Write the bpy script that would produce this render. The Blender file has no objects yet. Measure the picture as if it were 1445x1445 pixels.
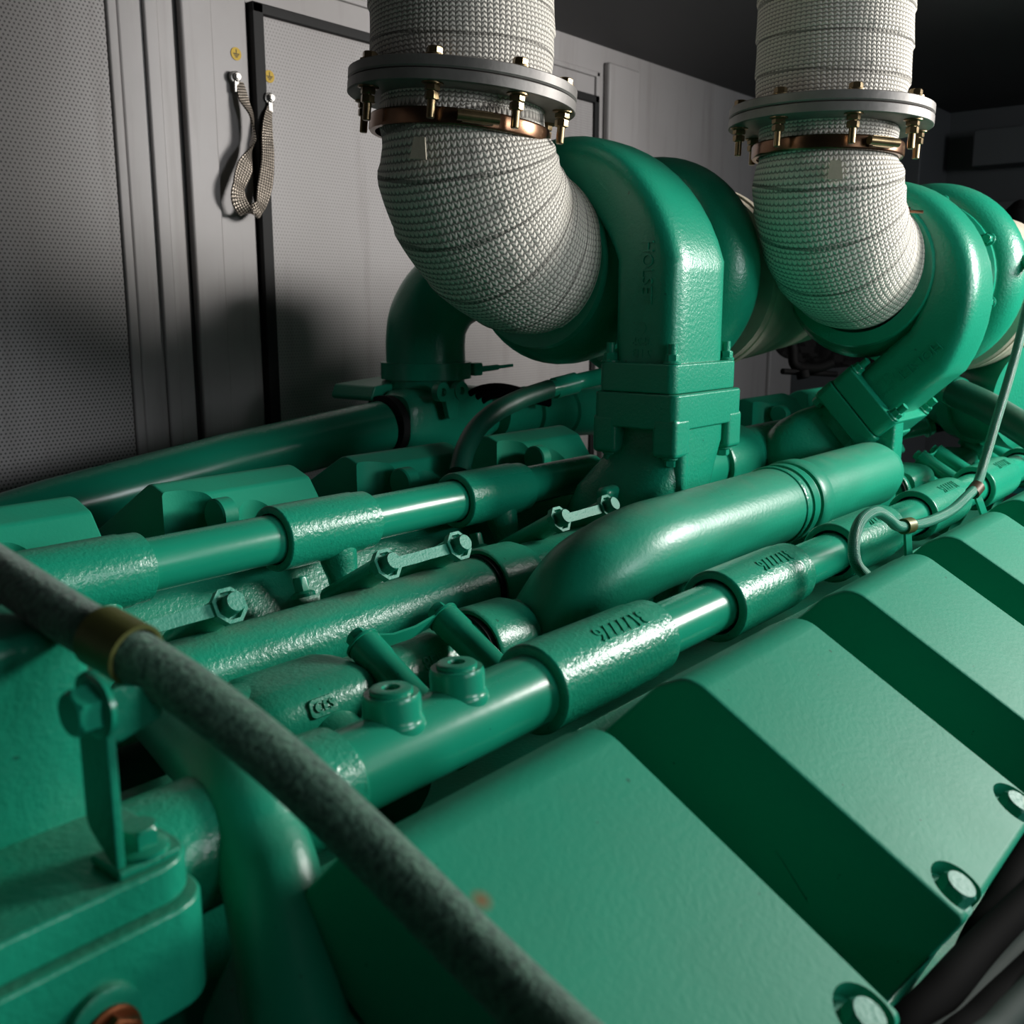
import bpy, bmesh, math, random
import numpy as np
from mathutils import Vector, Matrix
random.seed(4)
PI = math.pi
SC = bpy.context.scene
COL = SC.collection

# ------------------------------------------------------------------ camera frame
F = 1445.0; CC = 722.5; VPX, VPY = 1930.0, 435.0
_p = math.atan((CC - VPY) / F)
_y = math.atan2((VPX - CC) / F, math.hypot(1, math.tan(_p)))
FW = Vector((math.cos(_y) * math.cos(_p), math.sin(_y) * math.cos(_p), -math.sin(_p)))
RT = Vector((math.sin(_y), -math.cos(_y), 0)); UP = RT.cross(FW)
def ray(x, y): return FW + RT * ((x - CC) / F) - UP * ((y - CC) / F)
def at(x, y, d): return ray(x, y) * d
def onX(x, y, X): r = ray(x, y); return r * (X / r.x)
def onY(x, y, Y): r = ray(x, y); return r * (Y / r.y)
def onZ(x, y, Z): r = ray(x, y); return r * (Z / r.z)
V = Vector

# ------------------------------------------------------------------ materials
def newmat(name):
    m = bpy.data.materials.new(name); m.use_nodes = True
    nt = m.node_tree; b = nt.nodes['Principled BSDF']
    return m, nt, b
def s2l(c):
    return tuple(((v / 255) / 12.92 if v / 255 <= .04045 else ((v / 255 + .055) / 1.055) ** 2.4) for v in c) + (1,)
def N(nt, t, **kw):
    n = nt.nodes.new(t)
    for k, v in kw.items(): setattr(n, k, v)
    return n
def mth(nt, op, a, b=None, c=None, clamp=False):
    n = nt.nodes.new('ShaderNodeMath'); n.operation = op; n.use_clamp = clamp
    for i, v in enumerate((a, b, c)):
        if v is None: continue
        if isinstance(v, (int, float)): n.inputs[i].default_value = v
        else: nt.links.new(v, n.inputs[i])
    return n.outputs[0]
def mixc(nt, fac, a, b):
    n = nt.nodes.new('ShaderNodeMix'); n.data_type = 'RGBA'
    for sock, v in ((n.inputs['Factor'], fac), (n.inputs['A'], a), (n.inputs['B'], b)):
        if hasattr(v, 'node'): nt.links.new(v, sock)
        else: sock.default_value = v
    for i in n.inputs:
        pass
    ins = [i for i in n.inputs if i.type == 'RGBA']
    for sock, v in zip(ins, (a, b)):
        if hasattr(v, 'node'): nt.links.new(v, sock)
        else: sock.default_value = v
    f = [i for i in n.inputs if i.type == 'VALUE'][0]
    if hasattr(fac, 'node'): nt.links.new(fac, f)
    else: f.default_value = fac
    return [o for o in n.outputs if o.type == 'RGBA'][0]
def noise(nt, scale, detail=3, rough=.5, vec=None):
    n = nt.nodes.new('ShaderNodeTexNoise'); n.inputs['Scale'].default_value = scale
    n.inputs['Detail'].default_value = detail; n.inputs['Roughness'].default_value = rough
    if vec is not None: nt.links.new(vec, n.inputs['Vector'])
    return n.outputs['Fac']
def coord(nt, which='Object'):
    return nt.nodes.new('ShaderNodeTexCoord').outputs[which]
def bump(nt, b, h, strength, dist=.001):
    n = nt.nodes.new('ShaderNodeBump'); n.inputs['Strength'].default_value = strength
    n.inputs['Distance'].default_value = dist
    nt.links.new(h, n.inputs['Height']); nt.links.new(n.outputs[0], b.inputs['Normal'])

def paint(name, col, rough, bscale, bstr, dust=.22, chips=True, coat=.0, bdist=.001):
    m, nt, b = newmat(name)
    v = coord(nt)
    big = noise(nt, 7, 4, .6, v)
    c = mixc(nt, big, s2l(col), s2l([x * .86 for x in col]))
    geo = nt.nodes.new('ShaderNodeNewGeometry')
    sx = nt.nodes.new('ShaderNodeSeparateXYZ'); nt.links.new(geo.outputs['Normal'], sx.inputs[0])
    upf = mth(nt, 'MULTIPLY', mth(nt, 'SUBTRACT', sx.outputs[2], .72, clamp=True), 3.2, clamp=True)
    dn = noise(nt, 22, 5, .65, v)
    df = mth(nt, 'MULTIPLY', upf, mth(nt, 'MULTIPLY', mth(nt, 'SUBTRACT', dn, .25, clamp=True), dust * 2.2), clamp=True)
    c = mixc(nt, df, c, s2l((128, 116, 104)))
    if chips:
        sp = noise(nt, 130, 2, .5, v)
        f = mth(nt, 'GREATER_THAN', sp, .765)
        c = mixc(nt, mth(nt, 'MULTIPLY', f, .55), c, s2l((20, 60, 50)))
    nt.links.new(c, b.inputs['Base Color'])
    r = mth(nt, 'ADD', rough, mth(nt, 'MULTIPLY', df, .6))
    nt.links.new(r, b.inputs['Roughness'])
    b.inputs['Coat Weight'].default_value = coat
    b.inputs['Coat Roughness'].default_value = .18
    h = noise(nt, bscale, 3, .55, v)
    bump(nt, b, h, bstr, bdist)
    return m
GREEN = (26, 160, 126)
M = {}
M['cast'] = paint('green_cast_paint', GREEN, .30, 320, .42)
M['smooth'] = paint('green_tube_paint', GREEN, .24, 60, .12, dust=.16)
M['cover'] = paint('green_cover_paint', GREEN, .52, 330, .17, dust=.10)
M['cover'].node_tree.nodes['Principled BSDF'].inputs['Specular IOR Level'].default_value = .20
M['boltpaint'] = paint('green_bolt_paint', (44, 160, 132), .5, 420, .5, dust=.05)
M['rough'] = paint('green_rough_paint', GREEN, .27, 300, .6, dust=.22)
M['bigpipe'] = paint('green_big_pipe_paint', GREEN, .36, 260, .22, dust=.42)
M['stained'] = paint('green_stained_paint', GREEN, .28, 300, .6, dust=.55)
M['teal'] = paint('teal_panel_paint', (4, 130, 122), .5, 100, .1, chips=False)
M['hosegreen'] = paint('green_painted_rubber', (10, 92, 72), .45, 120, .35, chips=False)

def plain(name, col, rough, metal=0, bscale=0, bstr=0, var=.15, vscale=30):
    m, nt, b = newmat(name); v = coord(nt)
    c = mixc(nt, noise(nt, vscale, 4, .6, v), s2l(col), s2l([x * (1 - var) for x in col]))
    nt.links.new(c, b.inputs['Base Color'])
    b.inputs['Roughness'].default_value = rough; b.inputs['Metallic'].default_value = metal
    if bscale: bump(nt, b, noise(nt, bscale, 3, .5, v), bstr)
    return m
M['steel'] = plain('bare_flange_steel', (158, 154, 150), .5, .35, 120, .25, .35, 25)
M['zinc'] = plain('yellow_zinc_bolt', (168, 146, 108), .3, .85, var=.6, vscale=60)
M['bronze'] = plain('heat_tinted_band', (160, 120, 92), .24, .9, var=.6, vscale=14)
M['nickel'] = plain('tinned_lug', (150, 148, 145), .35, .9)
M['braid_dark'] = plain('dark', (20, 20, 20), .6)
M['black'] = plain('black_rubber', (9, 9, 10), .75, 0, 200, .2)
M['black'].node_tree.nodes['Principled BSDF'].inputs['Specular IOR Level'].default_value = .08
M['cable'] = plain('black_cable', (7, 8, 8), .8)
M['cable'].node_tree.nodes['Principled BSDF'].inputs['Specular IOR Level'].default_value = .04
M['cablegrey'] = plain('dark_green_cable', (8, 44, 36), .8)
M['clipbrown'] = plain('brown_clip', (104, 86, 62), .45, .3, var=.4)
M['seal'] = plain('black_seal', (8, 8, 9), .7)
M['cream'] = plain('cream_canvas_duct', (198, 188, 168), .75, 0, 220, .35, .15, 18)
M['clip'] = plain('olive_clip', (112, 118, 62), .45, .3, var=.4)
M['brass'] = plain('brass_fitting', (150, 84, 44), .4, .7, var=.3)
M['yellow'] = plain('yellow_sticker', (214, 176, 42), .6)
M['ink'] = plain('black_ink', (25, 24, 20), .6)
M['ceil'] = plain('dark_ceiling_paint', (62, 62, 64), .6, 0, 40, .05, .1, 3)
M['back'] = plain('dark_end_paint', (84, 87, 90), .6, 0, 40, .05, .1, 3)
M['floor'] = plain('floor_steel', (40, 40, 42), .7)
M['white'] = plain('white_tape', (205, 205, 200), .6)

def wallmat(name, holes):
    m, nt, b = newmat(name); v = coord(nt)
    c = mixc(nt, noise(nt, 3.5, 5, .6, v), s2l((172, 169, 170)), s2l((150, 145, 143)))
    st = nt.nodes.new('ShaderNodeMapping'); st.inputs['Scale'].default_value = (14, 1, 1.2)
    nt.links.new(v, st.inputs[0])
    streak = mth(nt, 'MULTIPLY', mth(nt, 'SUBTRACT', noise(nt, 2.2, 5, .6, st.outputs[0]), .52, clamp=True), 1.6, clamp=True)
    c = mixc(nt, streak, c, s2l((112, 104, 98)))
    if holes:
        sx = nt.nodes.new('ShaderNodeSeparateXYZ'); nt.links.new(v, sx.inputs[0])
        P = .0054
        a = mth(nt, 'DIVIDE', sx.outputs[0], P); d = mth(nt, 'DIVIDE', sx.outputs[2], P * .866)
        row = mth(nt, 'FLOOR', d)
        off = mth(nt, 'MULTIPLY', mth(nt, 'MODULO', mth(nt, 'ABSOLUTE', row), 2.0), .5)
        fx = mth(nt, 'SUBTRACT', mth(nt, 'FRACT', mth(nt, 'ADD', a, off)), .5)
        fz = mth(nt, 'MULTIPLY', mth(nt, 'SUBTRACT', mth(nt, 'FRACT', d), .5), .866)
        r2 = mth(nt, 'ADD', mth(nt, 'MULTIPLY', fx, fx), mth(nt, 'MULTIPLY', fz, fz))
        h = mth(nt, 'LESS_THAN', r2, .062)
        c = mixc(nt, mth(nt, 'MULTIPLY', h, holes), c, s2l((28, 28, 30)))
    nt.links.new(c, b.inputs['Base Color']); b.inputs['Roughness'].default_value = .5
    bump(nt, b, noise(nt, 14, 3, .5, v), .12, .004)
    return m
M['wall'] = wallmat('grey_wall_paint', 0)
M['perf'] = wallmat('grey_perforated_sheet', .75)
M['perf_door'] = wallmat('grey_perforated_door', .34)

def knit(name):
    m, nt, b = newmat(name)
    uv = coord(nt, 'UV')
    sx = nt.nodes.new('ShaderNodeSeparateXYZ'); nt.links.new(uv, sx.inputs[0])
    u, w = sx.outputs[0], sx.outputs[1]                 # u, w in metres
    wob = noise(nt, 16, 3, .5, uv)
    u2 = mth(nt, 'ADD', u, mth(nt, 'MULTIPLY', wob, .008))
    col_ = mth(nt, 'DIVIDE', u2, .0052)
    fr = mth(nt, 'SUBTRACT', mth(nt, 'FRACT', col_), .5)
    chev = mth(nt, 'MULTIPLY', mth(nt, 'ABSOLUTE', fr), .55)
    row = mth(nt, 'ADD', mth(nt, 'DIVIDE', w, .0038), chev)
    hr = mth(nt, 'ADD', mth(nt, 'MULTIPLY', mth(nt, 'SINE', mth(nt, 'MULTIPLY', row, 2 * PI)), .5), .5)
    hc = mth(nt, 'COSINE', mth(nt, 'MULTIPLY', fr, PI))
    h = mth(nt, 'MULTIPLY', mth(nt, 'POWER', hr, .7), mth(nt, 'POWER', hc, .5))
    # seams of the wrapped tape
    wv = mth(nt, 'ADD', w, mth(nt, 'ADD', mth(nt, 'MULTIPLY', noise(nt, 9, 3, .5, uv), .012), mth(nt, 'MULTIPLY', u, .045)))
    sf = mth(nt, 'ABSOLUTE', mth(nt, 'SUBTRACT', mth(nt, 'FRACT', mth(nt, 'DIVIDE', wv, .036)), .5))
    seam = mth(nt, 'GREATER_THAN', sf, .468)
    seam = mth(nt, 'MULTIPLY', seam, .6)
    dirt = mth(nt, 'MULTIPLY', mth(nt, 'SUBTRACT', noise(nt, 11, 4, .6, uv), .5, clamp=True), 1.3, clamp=True)
    base = mixc(nt, dirt, s2l((238, 233, 222)), s2l((190, 178, 160)))
    gap = mth(nt, 'LESS_THAN', h, .27)
    c = mixc(nt, mth(nt, 'MULTIPLY', gap, .62), base, s2l((62, 58, 52)))
    c = mixc(nt, seam, c, s2l((70, 66, 60)))
    nt.links.new(c, b.inputs['Base Color']); b.inputs['Roughness'].default_value = .7
    b.inputs['Specular IOR Level'].default_value = .35
    hh = mth(nt, 'SUBTRACT', h, mth(nt, 'MULTIPLY', seam, .9))
    bump(nt, b, hh, .8, .0016)
    return m
M['knit'] = knit('glass_fibre_wrap')
def braidmat(name, ca, cb, pu, pw, rough=.4, metal=.0, st=.9):
    m, nt, b = newmat(name); uv = coord(nt, 'UV')
    sx = nt.nodes.new('ShaderNodeSeparateXYZ'); nt.links.new(uv, sx.inputs[0])
    a = mth(nt, 'DIVIDE', sx.outputs[0], pu); w = mth(nt, 'DIVIDE', sx.outputs[1], pw)
    s1 = mth(nt, 'SINE', mth(nt, 'MULTIPLY', mth(nt, 'ADD', a, w), 2 * PI))
    s2 = mth(nt, 'SINE', mth(nt, 'MULTIPLY', mth(nt, 'SUBTRACT', a, w), 2 * PI))
    h = mth(nt, 'ADD', mth(nt, 'MULTIPLY', mth(nt, 'MULTIPLY', s1, s2), .5), .5)
    nz = noise(nt, 40, 4, .6, uv)
    c = mixc(nt, mth(nt, 'MULTIPLY', h, mth(nt, 'ADD', nz, .35), clamp=True), s2l(ca), s2l(cb))
    nt.links.new(c, b.inputs['Base Color']); b.inputs['Roughness'].default_value = rough
    b.inputs['Metallic'].default_value = metal
    bump(nt, b, h, st, .001)
    return m
def fuzzy(name, ca, cb):
    m, nt, b = newmat(name); v = coord(nt)
    n1 = noise(nt, 420, 3, .65, v); n2 = noise(nt, 110, 3, .6, v)
    f = mth(nt, 'MULTIPLY', mth(nt, 'SUBTRACT', mth(nt, 'ADD', mth(nt, 'MULTIPLY', n1, .75), mth(nt, 'MULTIPLY', n2, .25)), .36, clamp=True), 3.4, clamp=True)
    nt.links.new(mixc(nt, f, s2l(ca), s2l(cb)), b.inputs['Base Color']); b.inputs['Roughness'].default_value = .8
    b.inputs['Sheen Weight'].default_value = .3
    bump(nt, b, n1, .8, .0014); return m
M['fabric'] = fuzzy('green_fabric_hose', (26, 70, 56), (88, 136, 112))
M['wirebraid'] = braidmat('green_braided_sleeve', (22, 104, 84), (70, 178, 146), .0022, .0022, .35, 0, .5)
M['strap'] = braidmat('tinned_copper_braid', (22, 18, 16), (214, 200, 184), .0075, .0075, .35, .55)

# ------------------------------------------------------------------ object helpers
BASE = {}
def link(o): COL.objects.link(o); return o
def thing(name, label, cat, loc=(0, 0, 0), group=None):
    o = bpy.data.objects.new(name, None); o.location = loc; link(o)
    o.empty_display_size = .02
    o['label'] = label; o['category'] = cat
    if group: o['group'] = group
    BASE[o.name] = V(loc); return o
def part(name, bm, m, parent=None, label=None, smooth=40, tri_smooth=False):
    if isinstance(bm, bpy.types.Mesh): me = bm
    else:
        me = bpy.data.meshes.new(name); bm.normal_update(); bm.to_mesh(me); bm.free()
    o = bpy.data.objects.new(name, me)
    if parent is not None:
        b = BASE[parent.name]
        me.transform(Matrix.Translation(-b)); o.parent = parent
        link(o); BASE[o.name] = b
    else: link(o); BASE[o.name] = V((0, 0, 0))
    me.materials.clear(); me.materials.append(M[m] if isinstance(m, str) else m)
    if smooth is not None:
        me.polygons.foreach_set('use_smooth', [len(p.vertices) == 4 or (len(p.vertices) == 3 and tri_smooth) for p in me.polygons])
        try: me.set_sharp_from_angle(angle=math.radians(smooth))
        except Exception: pass
    if len(me.polygons) < 4000:
        wn = o.modifiers.new('weighted_normals', 'WEIGHTED_NORMAL'); wn.keep_sharp = True
    if label: o['label'] = label
    return o
def single(name, bm, m, label, cat, group=None, smooth=40):
    o = part(name, bm, m, None, None, smooth); o['label'] = label; o['category'] = cat
    if group: o['group'] = group
    # origin at the centre of the mesh
    me = o.data; c = sum((V(b) for b in o.bound_box), V()) / 8
    me.transform(Matrix.Translation(-c)); o.location = c; BASE[o.name] = c
    return o
def struct(name, bm, m, parent=None, smooth=30):
    o = part(name, bm, m, parent, None, smooth)
    if parent is None: o['kind'] = 'structure'
    return o
def copy_tree(o, delta=None, label=None, parent=None):
    c = o.copy(); link(c)
    if parent is not None: c.parent = parent
    if delta is not None: c.location = o.location + V(delta)
    if label: c['label'] = label
    for ch in list(o.children):
        if ch is not c: copy_tree(ch, None, None, c)
    return c
def frame(n, xh=None):
    n = V(n).normalized()
    a = V(xh) if xh is not None else (V((0, 0, 1)) if abs(n.z) < .9 else V((1, 0, 0)))
    u = (a - n * a.dot(n)).normalized(); return u, n.cross(u), n

def new(): return bmesh.new()
def loft(bm, rings, cap0=True, cap1=True, closed=True, uvs=None):
    vs = [[bm.verts.new(p) for p in r] for r in rings]
    n = len(rings[0]); uvl = bm.loops.layers.uv.verify() if uvs else None
    for i in range(len(vs) - 1):
        for j in range(n if closed else n - 1):
            k = (j + 1) % n
            f = bm.faces.new((vs[i][j], vs[i][k], vs[i + 1][k], vs[i + 1][j]))
            if uvs:
                (U, W) = uvs; kk = j + 1
                for l, (a, c) in zip(f.loops, ((j, i), (kk, i), (kk, i + 1), (j, i + 1))): l[uvl].uv = (U(a, c), W(c))
    for do, ring, flip in ((cap0, vs[0], True), (cap1, vs[-1], False)):
        if not (do and closed): continue
        if len(ring) <= 8: bm.faces.new(list(reversed(ring)) if flip else ring); continue
        c = bm.verts.new(sum((v.co for v in ring), V()) / len(ring))
        for j in range(len(ring)):
            a, b = ring[j], ring[(j + 1) % len(ring)]
            bm.faces.new((b, a, c) if flip else (a, b, c)).smooth = False
    return vs
def fixn(bm): bmesh.ops.recalc_face_normals(bm, faces=bm.faces[:]); return bm
def lathe(prof, o, axis, segs=48, bm=None, xh=None):
    """prof: (t, r) along axis; r=0 closes"""
    own = bm is None; bm = bm or new()
    u, w, n = frame(axis, xh); o = V(o); prev = None
    rings = []
    for t, r in prof:
        if r < 1e-6: rings.append([bm.verts.new(o + n * t)])
        else: rings.append([bm.verts.new(o + n * t + (u * math.cos(2 * PI * j / segs) + w * math.sin(2 * PI * j / segs)) * r) for j in range(segs)])
    for a, b in zip(rings[:-1], rings[1:]):
        for j in range(segs):
            k = (j + 1) % segs
            if len(a) == 1 and len(b) == 1: continue
            if len(a) == 1: bm.faces.new((a[0], b[k], b[j]))
            elif len(b) == 1: bm.faces.new((a[j], a[k], b[0]))
            else: bm.faces.new((a[j], a[k], b[k], b[j]))
    if own: fixn(bm)
    return bm
def spline(pts, n=10):
    """Catmull-Rom through pts"""
    P = [V(p) for p in pts]; P = [P[0] * 2 - P[1]] + P + [P[-1] * 2 - P[-2]]
    out = []
    for i in range(1, len(P) - 2):
        for k in range(n):
            t = k / n; a, b, c, d = P[i - 1], P[i], P[i + 1], P[i + 2]
            out.append(.5 * ((2 * b) + (c - a) * t + (2 * a - 5 * b + 4 * c - d) * t * t + (3 * b - a - 3 * c + d) * t ** 3))
    out.append(P[-2]); return out
def tube(path, r, segs=20, bm=None, caps=True, uv=False, bumpf=None, hint=None):
    own = bm is None; bm = bm or new()
    P = [V(p) for p in path]; L = [0]
    for a, b in zip(P[:-1], P[1:]): L.append(L[-1] + (b - a).length)
    rr = r if callable(r) else (lambda s: r)
    T = []
    for i in range(len(P)):
        a = P[max(0, i - 1)]; b = P[min(len(P) - 1, i + 1)]; T.append((b - a).normalized())
    u, w, _ = frame(T[0], hint); rings = []
    for i, p in enumerate(P):
        u = (u - T[i] * u.dot(T[i])).normalized(); w = T[i].cross(u)
        rad = rr(L[i])
        ring = []
        for j in range(segs):
            a = 2 * PI * j / segs
            q = rad * (bumpf(L[i], a) if bumpf else 1)
            ring.append(p + (u * math.cos(a) + w * math.sin(a)) * q)
        rings.append(ring)
    r0 = rr(0)
    loft(bm, rings, caps, caps, True, ((lambda j, i: j / segs * 2 * PI * r0), (lambda i: L[i])) if uv else None)
    if own: fixn(bm)
    return bm
def arc(c, a, b, t0, t1, r, n=16):
    c, a, b = V(c), V(a), V(b)
    return [c + (a * math.cos(t0 + (t1 - t0) * i / n) + b * math.sin(t0 + (t1 - t0) * i / n)) * r for i in range(n + 1)]
def roundpoly(pts, rad, n=5):
    out = []; m = len(pts)
    for i in range(m):
        p = V((*pts[i], 0)); a = V((*pts[i - 1], 0)); b = V((*pts[(i + 1) % m], 0))
        r = rad[i] if isinstance(rad, (list, tuple)) else rad
        if r <= 0: out.append((p.x, p.y)); continue
        d1 = (a - p).normalized(); d2 = (b - p).normalized(); ang = d1.angle(d2)
        t = min(r / math.tan(ang / 2), .48 * (a - p).length, .48 * (b - p).length); r = t * math.tan(ang / 2)
        c = p + (d1 + d2).normalized() * (r / math.sin(ang / 2))
        s = p + d1 * t - c; e = p + d2 * t - c; A = s.angle(e)
        ax = s.cross(e).normalized()
        for k in range(n + 1):
            q = c + Matrix.Rotation(A * k / n, 3, ax) @ s; out.append((q.x, q.y))
    return [p for i, p in enumerate(out) if math.hypot(p[0] - out[i - 1][0], p[1] - out[i - 1][1]) > 2e-5]
def prism(poly, o, u, v, n, d0, d1, bm=None, bev=0.0):
    """polygon in (u,v) extruded along n from d0 to d1; bev insets the end edges"""
    own = bm is None; bm = bm or new(); o, u, v, n = V(o), V(u), V(v), V(n)
    def ring(d, ins):
        if ins == 0: q = poly
        else:
            q = []; m = len(poly); cx = sum(p[0] for p in poly) / m; cy = sum(p[1] for p in poly) / m
            area = sum(poly[i][0] * poly[(i + 1) % m][1] - poly[(i + 1) % m][0] * poly[i][1] for i in range(m))
            sg = 1 if area > 0 else -1
            for i in range(m):
                a, p, b = poly[i - 1], poly[i], poly[(i + 1) % m]
                t = V((b[0] - a[0], b[1] - a[1])).normalized() if (b[0] - a[0], b[1] - a[1]) != (0, 0) else V((1, 0))
                q.append((p[0] - t.y * ins * sg, p[1] + t.x * ins * sg))
        return [o + u * x + v * y + n * d for x, y in q]
    s = 1 if d1 > d0 else -1
    if bev: rings = [ring(d0, bev), ring(d0 + s * bev * .35, bev * .35), ring(d0 + s * bev, 0), ring(d1 - s * bev, 0), ring(d1 - s * bev * .35, bev * .35), ring(d1, bev)]
    else: rings = [ring(d0, 0), ring(d1, 0)]
    loft(bm, rings)
    if own: fixn(bm)
    return bm
def rect(w, h): return [(-w / 2, -h / 2), (w / 2, -h / 2), (w / 2, h / 2), (-w / 2, h / 2)]
def box(lo, hi, bev=.002, bm=None):
    lo, hi = V(lo), V(hi); c = (lo + hi) / 2; d = hi - lo
    own = bm is None; t = new()
    bmesh.ops.create_cube(t, size=1, matrix=Matrix.Translation(c) @ Matrix.Diagonal((*d, 1)))
    if bev: bmesh.ops.bevel(t, geom=t.edges[:], offset=bev, segments=3, profile=.5, affect='EDGES')
    if own: return t
    merge(bm, t); return bm
def merge(bm, t):
    me = bpy.data.meshes.new('tmp'); t.to_mesh(me); t.free(); bm.from_mesh(me); bpy.data.meshes.remove(me); return bm
def hexhead(o, axis, r, h, flange=1.35, wash=.0, bm=None, xh=None, rot=0):
    """hexagon head with washer flange, seated at o and rising along axis"""
    own = bm is None; bm = bm or new(); u, w, n = frame(axis, xh); o = V(o)
    t0 = 0
    if flange:
        lathe([(0, 0), (0, r * flange), (h * .18, r * flange), (h * .30, r * 1.02), (h * .30, 0)], o, n, 24, bm); t0 = h * .25
    pl = []; cr = []; tp = []
    for k in range(24):
        a = rot + PI / 12 * k; d = (k % 4) * PI / 12; rr = r * math.cos(PI / 6) / math.cos(abs(d - PI / 6)) if False else r * math.cos(PI / 6) / math.cos((d % (PI / 3)) - PI / 6)
        pl.append((rr * math.cos(a), rr * math.sin(a))); cr.append(h * (.93 - .55 * (rr / r - .866)))
        tp.append((r * .82 * math.cos(a), r * .82 * math.sin(a)))
    loft(bm, [[o + u * x + w * y + n * t0 for x, y in pl], [o + u * x + w * y + n * z for (x, y), z in zip(pl, cr)], [o + u * x + w * y + n * h for x, y in tp]])
    if own: fixn(bm)
    return bm
def boolcut(bm, cutters):
    """carve pockets out of a closed mesh"""
    me = bpy.data.meshes.new('b'); fixn(bm); bm.to_mesh(me); bm.free()
    o = bpy.data.objects.new('b', me); link(o); tmp = [o]
    for cb in cutters:
        cm = bpy.data.meshes.new('c'); fixn(cb); cb.to_mesh(cm); cb.free()
        co = bpy.data.objects.new('c', cm); link(co); tmp.append(co)
        md = o.modifiers.new('x', 'BOOLEAN'); md.operation = 'DIFFERENCE'; md.solver = 'EXACT'; md.object = co
    dg = bpy.context.evaluated_depsgraph_get(); dg.update()
    res = bpy.data.meshes.new_from_object(o.evaluated_get(dg))
    b2 = new(); b2.from_mesh(res); bmesh.ops.remove_doubles(b2, verts=b2.verts[:], dist=2e-5); bmesh.ops.dissolve_degenerate(b2, edges=b2.edges[:], dist=1e-5)
    b2.normal_update()
    for f in b2.faces: f.material_index = 0; f.smooth = abs(f.normal.x) < .995
    b2.to_mesh(res); b2.free(); res.set_sharp_from_angle(angle=math.radians(32))
    for t in tmp:
        m_ = t.data; bpy.data.objects.remove(t); bpy.data.meshes.remove(m_)
    return res
def text_mesh(s, size, o, u, v, depth=.0006):
    cu = bpy.data.curves.new('t', 'FONT'); cu.body = s; cu.size = size; cu.extrude = depth
    cu.align_x = 'CENTER'; cu.align_y = 'CENTER'; cu.resolution_u = 3
    t = bpy.data.objects.new('t', cu); link(t)
    dg = bpy.context.evaluated_depsgraph_get(); dg.update()
    me = bpy.data.meshes.new_from_object(t.evaluated_get(dg)); bpy.data.objects.remove(t)
    u, v = V(u).normalized(), V(v).normalized(); n = u.cross(v)
    me.transform(Matrix(((u.x, v.x, n.x, o[0]), (u.y, v.y, n.y, o[1]), (u.z, v.z, n.z, o[2]), (0, 0, 0, 1))))
    return me
def wrap_text(me, axis_o, axis, r):
    """lay a flat lettering mesh (built around radius r) on a cylinder"""
    ao, ax = V(axis_o), V(axis).normalized()
    for vtx in me.vertices:
        p = vtx.co - ao; t = p.dot(ax); q = p - ax * t
        vtx.co = ao + ax * t + q
    return me
X, Y, Z = V((1, 0, 0)), V((0, 1, 0)), V((0, 0, 1))
PITCH = .21

# ------------------------------------------------------------------ the room
WY = 1.25; CZ = .515; BX = 3.0
struct('floor', box((-2.5, -2.6, -1.62), (BX + .1, WY + .1, -1.6), 0), 'floor')
struct('ceiling', box((-2.5, -2.6, CZ), (BX + .1, WY + .1, CZ + .02), 0), 'ceil')
struct('wall_left', box((-2.5, WY, -1.6), (BX + .1, WY + .03, CZ), 0), 'wall')
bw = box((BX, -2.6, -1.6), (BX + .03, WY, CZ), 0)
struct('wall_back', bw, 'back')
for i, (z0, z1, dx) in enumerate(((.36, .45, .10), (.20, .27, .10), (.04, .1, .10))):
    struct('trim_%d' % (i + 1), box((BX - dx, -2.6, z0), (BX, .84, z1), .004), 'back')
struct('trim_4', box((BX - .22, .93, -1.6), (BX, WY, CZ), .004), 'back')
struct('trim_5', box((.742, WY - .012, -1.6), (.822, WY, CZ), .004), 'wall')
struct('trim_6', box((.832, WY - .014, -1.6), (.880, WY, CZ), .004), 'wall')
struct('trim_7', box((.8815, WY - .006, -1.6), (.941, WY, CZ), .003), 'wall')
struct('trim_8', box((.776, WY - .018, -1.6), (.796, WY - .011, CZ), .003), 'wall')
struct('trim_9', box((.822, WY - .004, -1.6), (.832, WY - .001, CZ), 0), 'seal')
struct('trim_10', box((1.815, WY - .016, -1.6), (1.93, WY, CZ - .03), .006), 'wall')
# raised border above the door
tb = new(); box((1.00, WY - .006, .452), (1.80, WY, .462), .002, tb); box((1.785, WY - .006, -1.6), (1.797, WY, .462), .002, tb)
struct('trim_11', tb, 'wall')
bo = new(); box((2.62, WY - .012, -1.6), (2.70, WY, CZ - .02), .004, bo)
struct('trim_12', bo, 'wall')
# door with black rubber seal and perforated sheet
d1 = struct('door_1', box((.962, WY - .010, -1.5), (1.768, WY, .400), .003), 'perf_door')
sl = new()
box((.944, WY - .016, -1.5), (.963, WY, .414), .002, sl); box((1.767, WY - .016, -1.5), (1.782, WY, .414), .002, sl)
box((.944, WY - .016, .3995), (1.782, WY, .414), .002, sl)
part('door_seal', sl, 'seal', d1, 'black rubber seal')
d2 = struct('door_2', box((-.6, WY - .010, -1.5), (.728, WY, CZ - .01), .003), 'perf')
rb = new()
for k in range(70): pass
box((.728, WY - .013, -1.5), (.742, WY, CZ - .01), .003, rb)
part('door_edge', rb, 'wall', d2)

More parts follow.
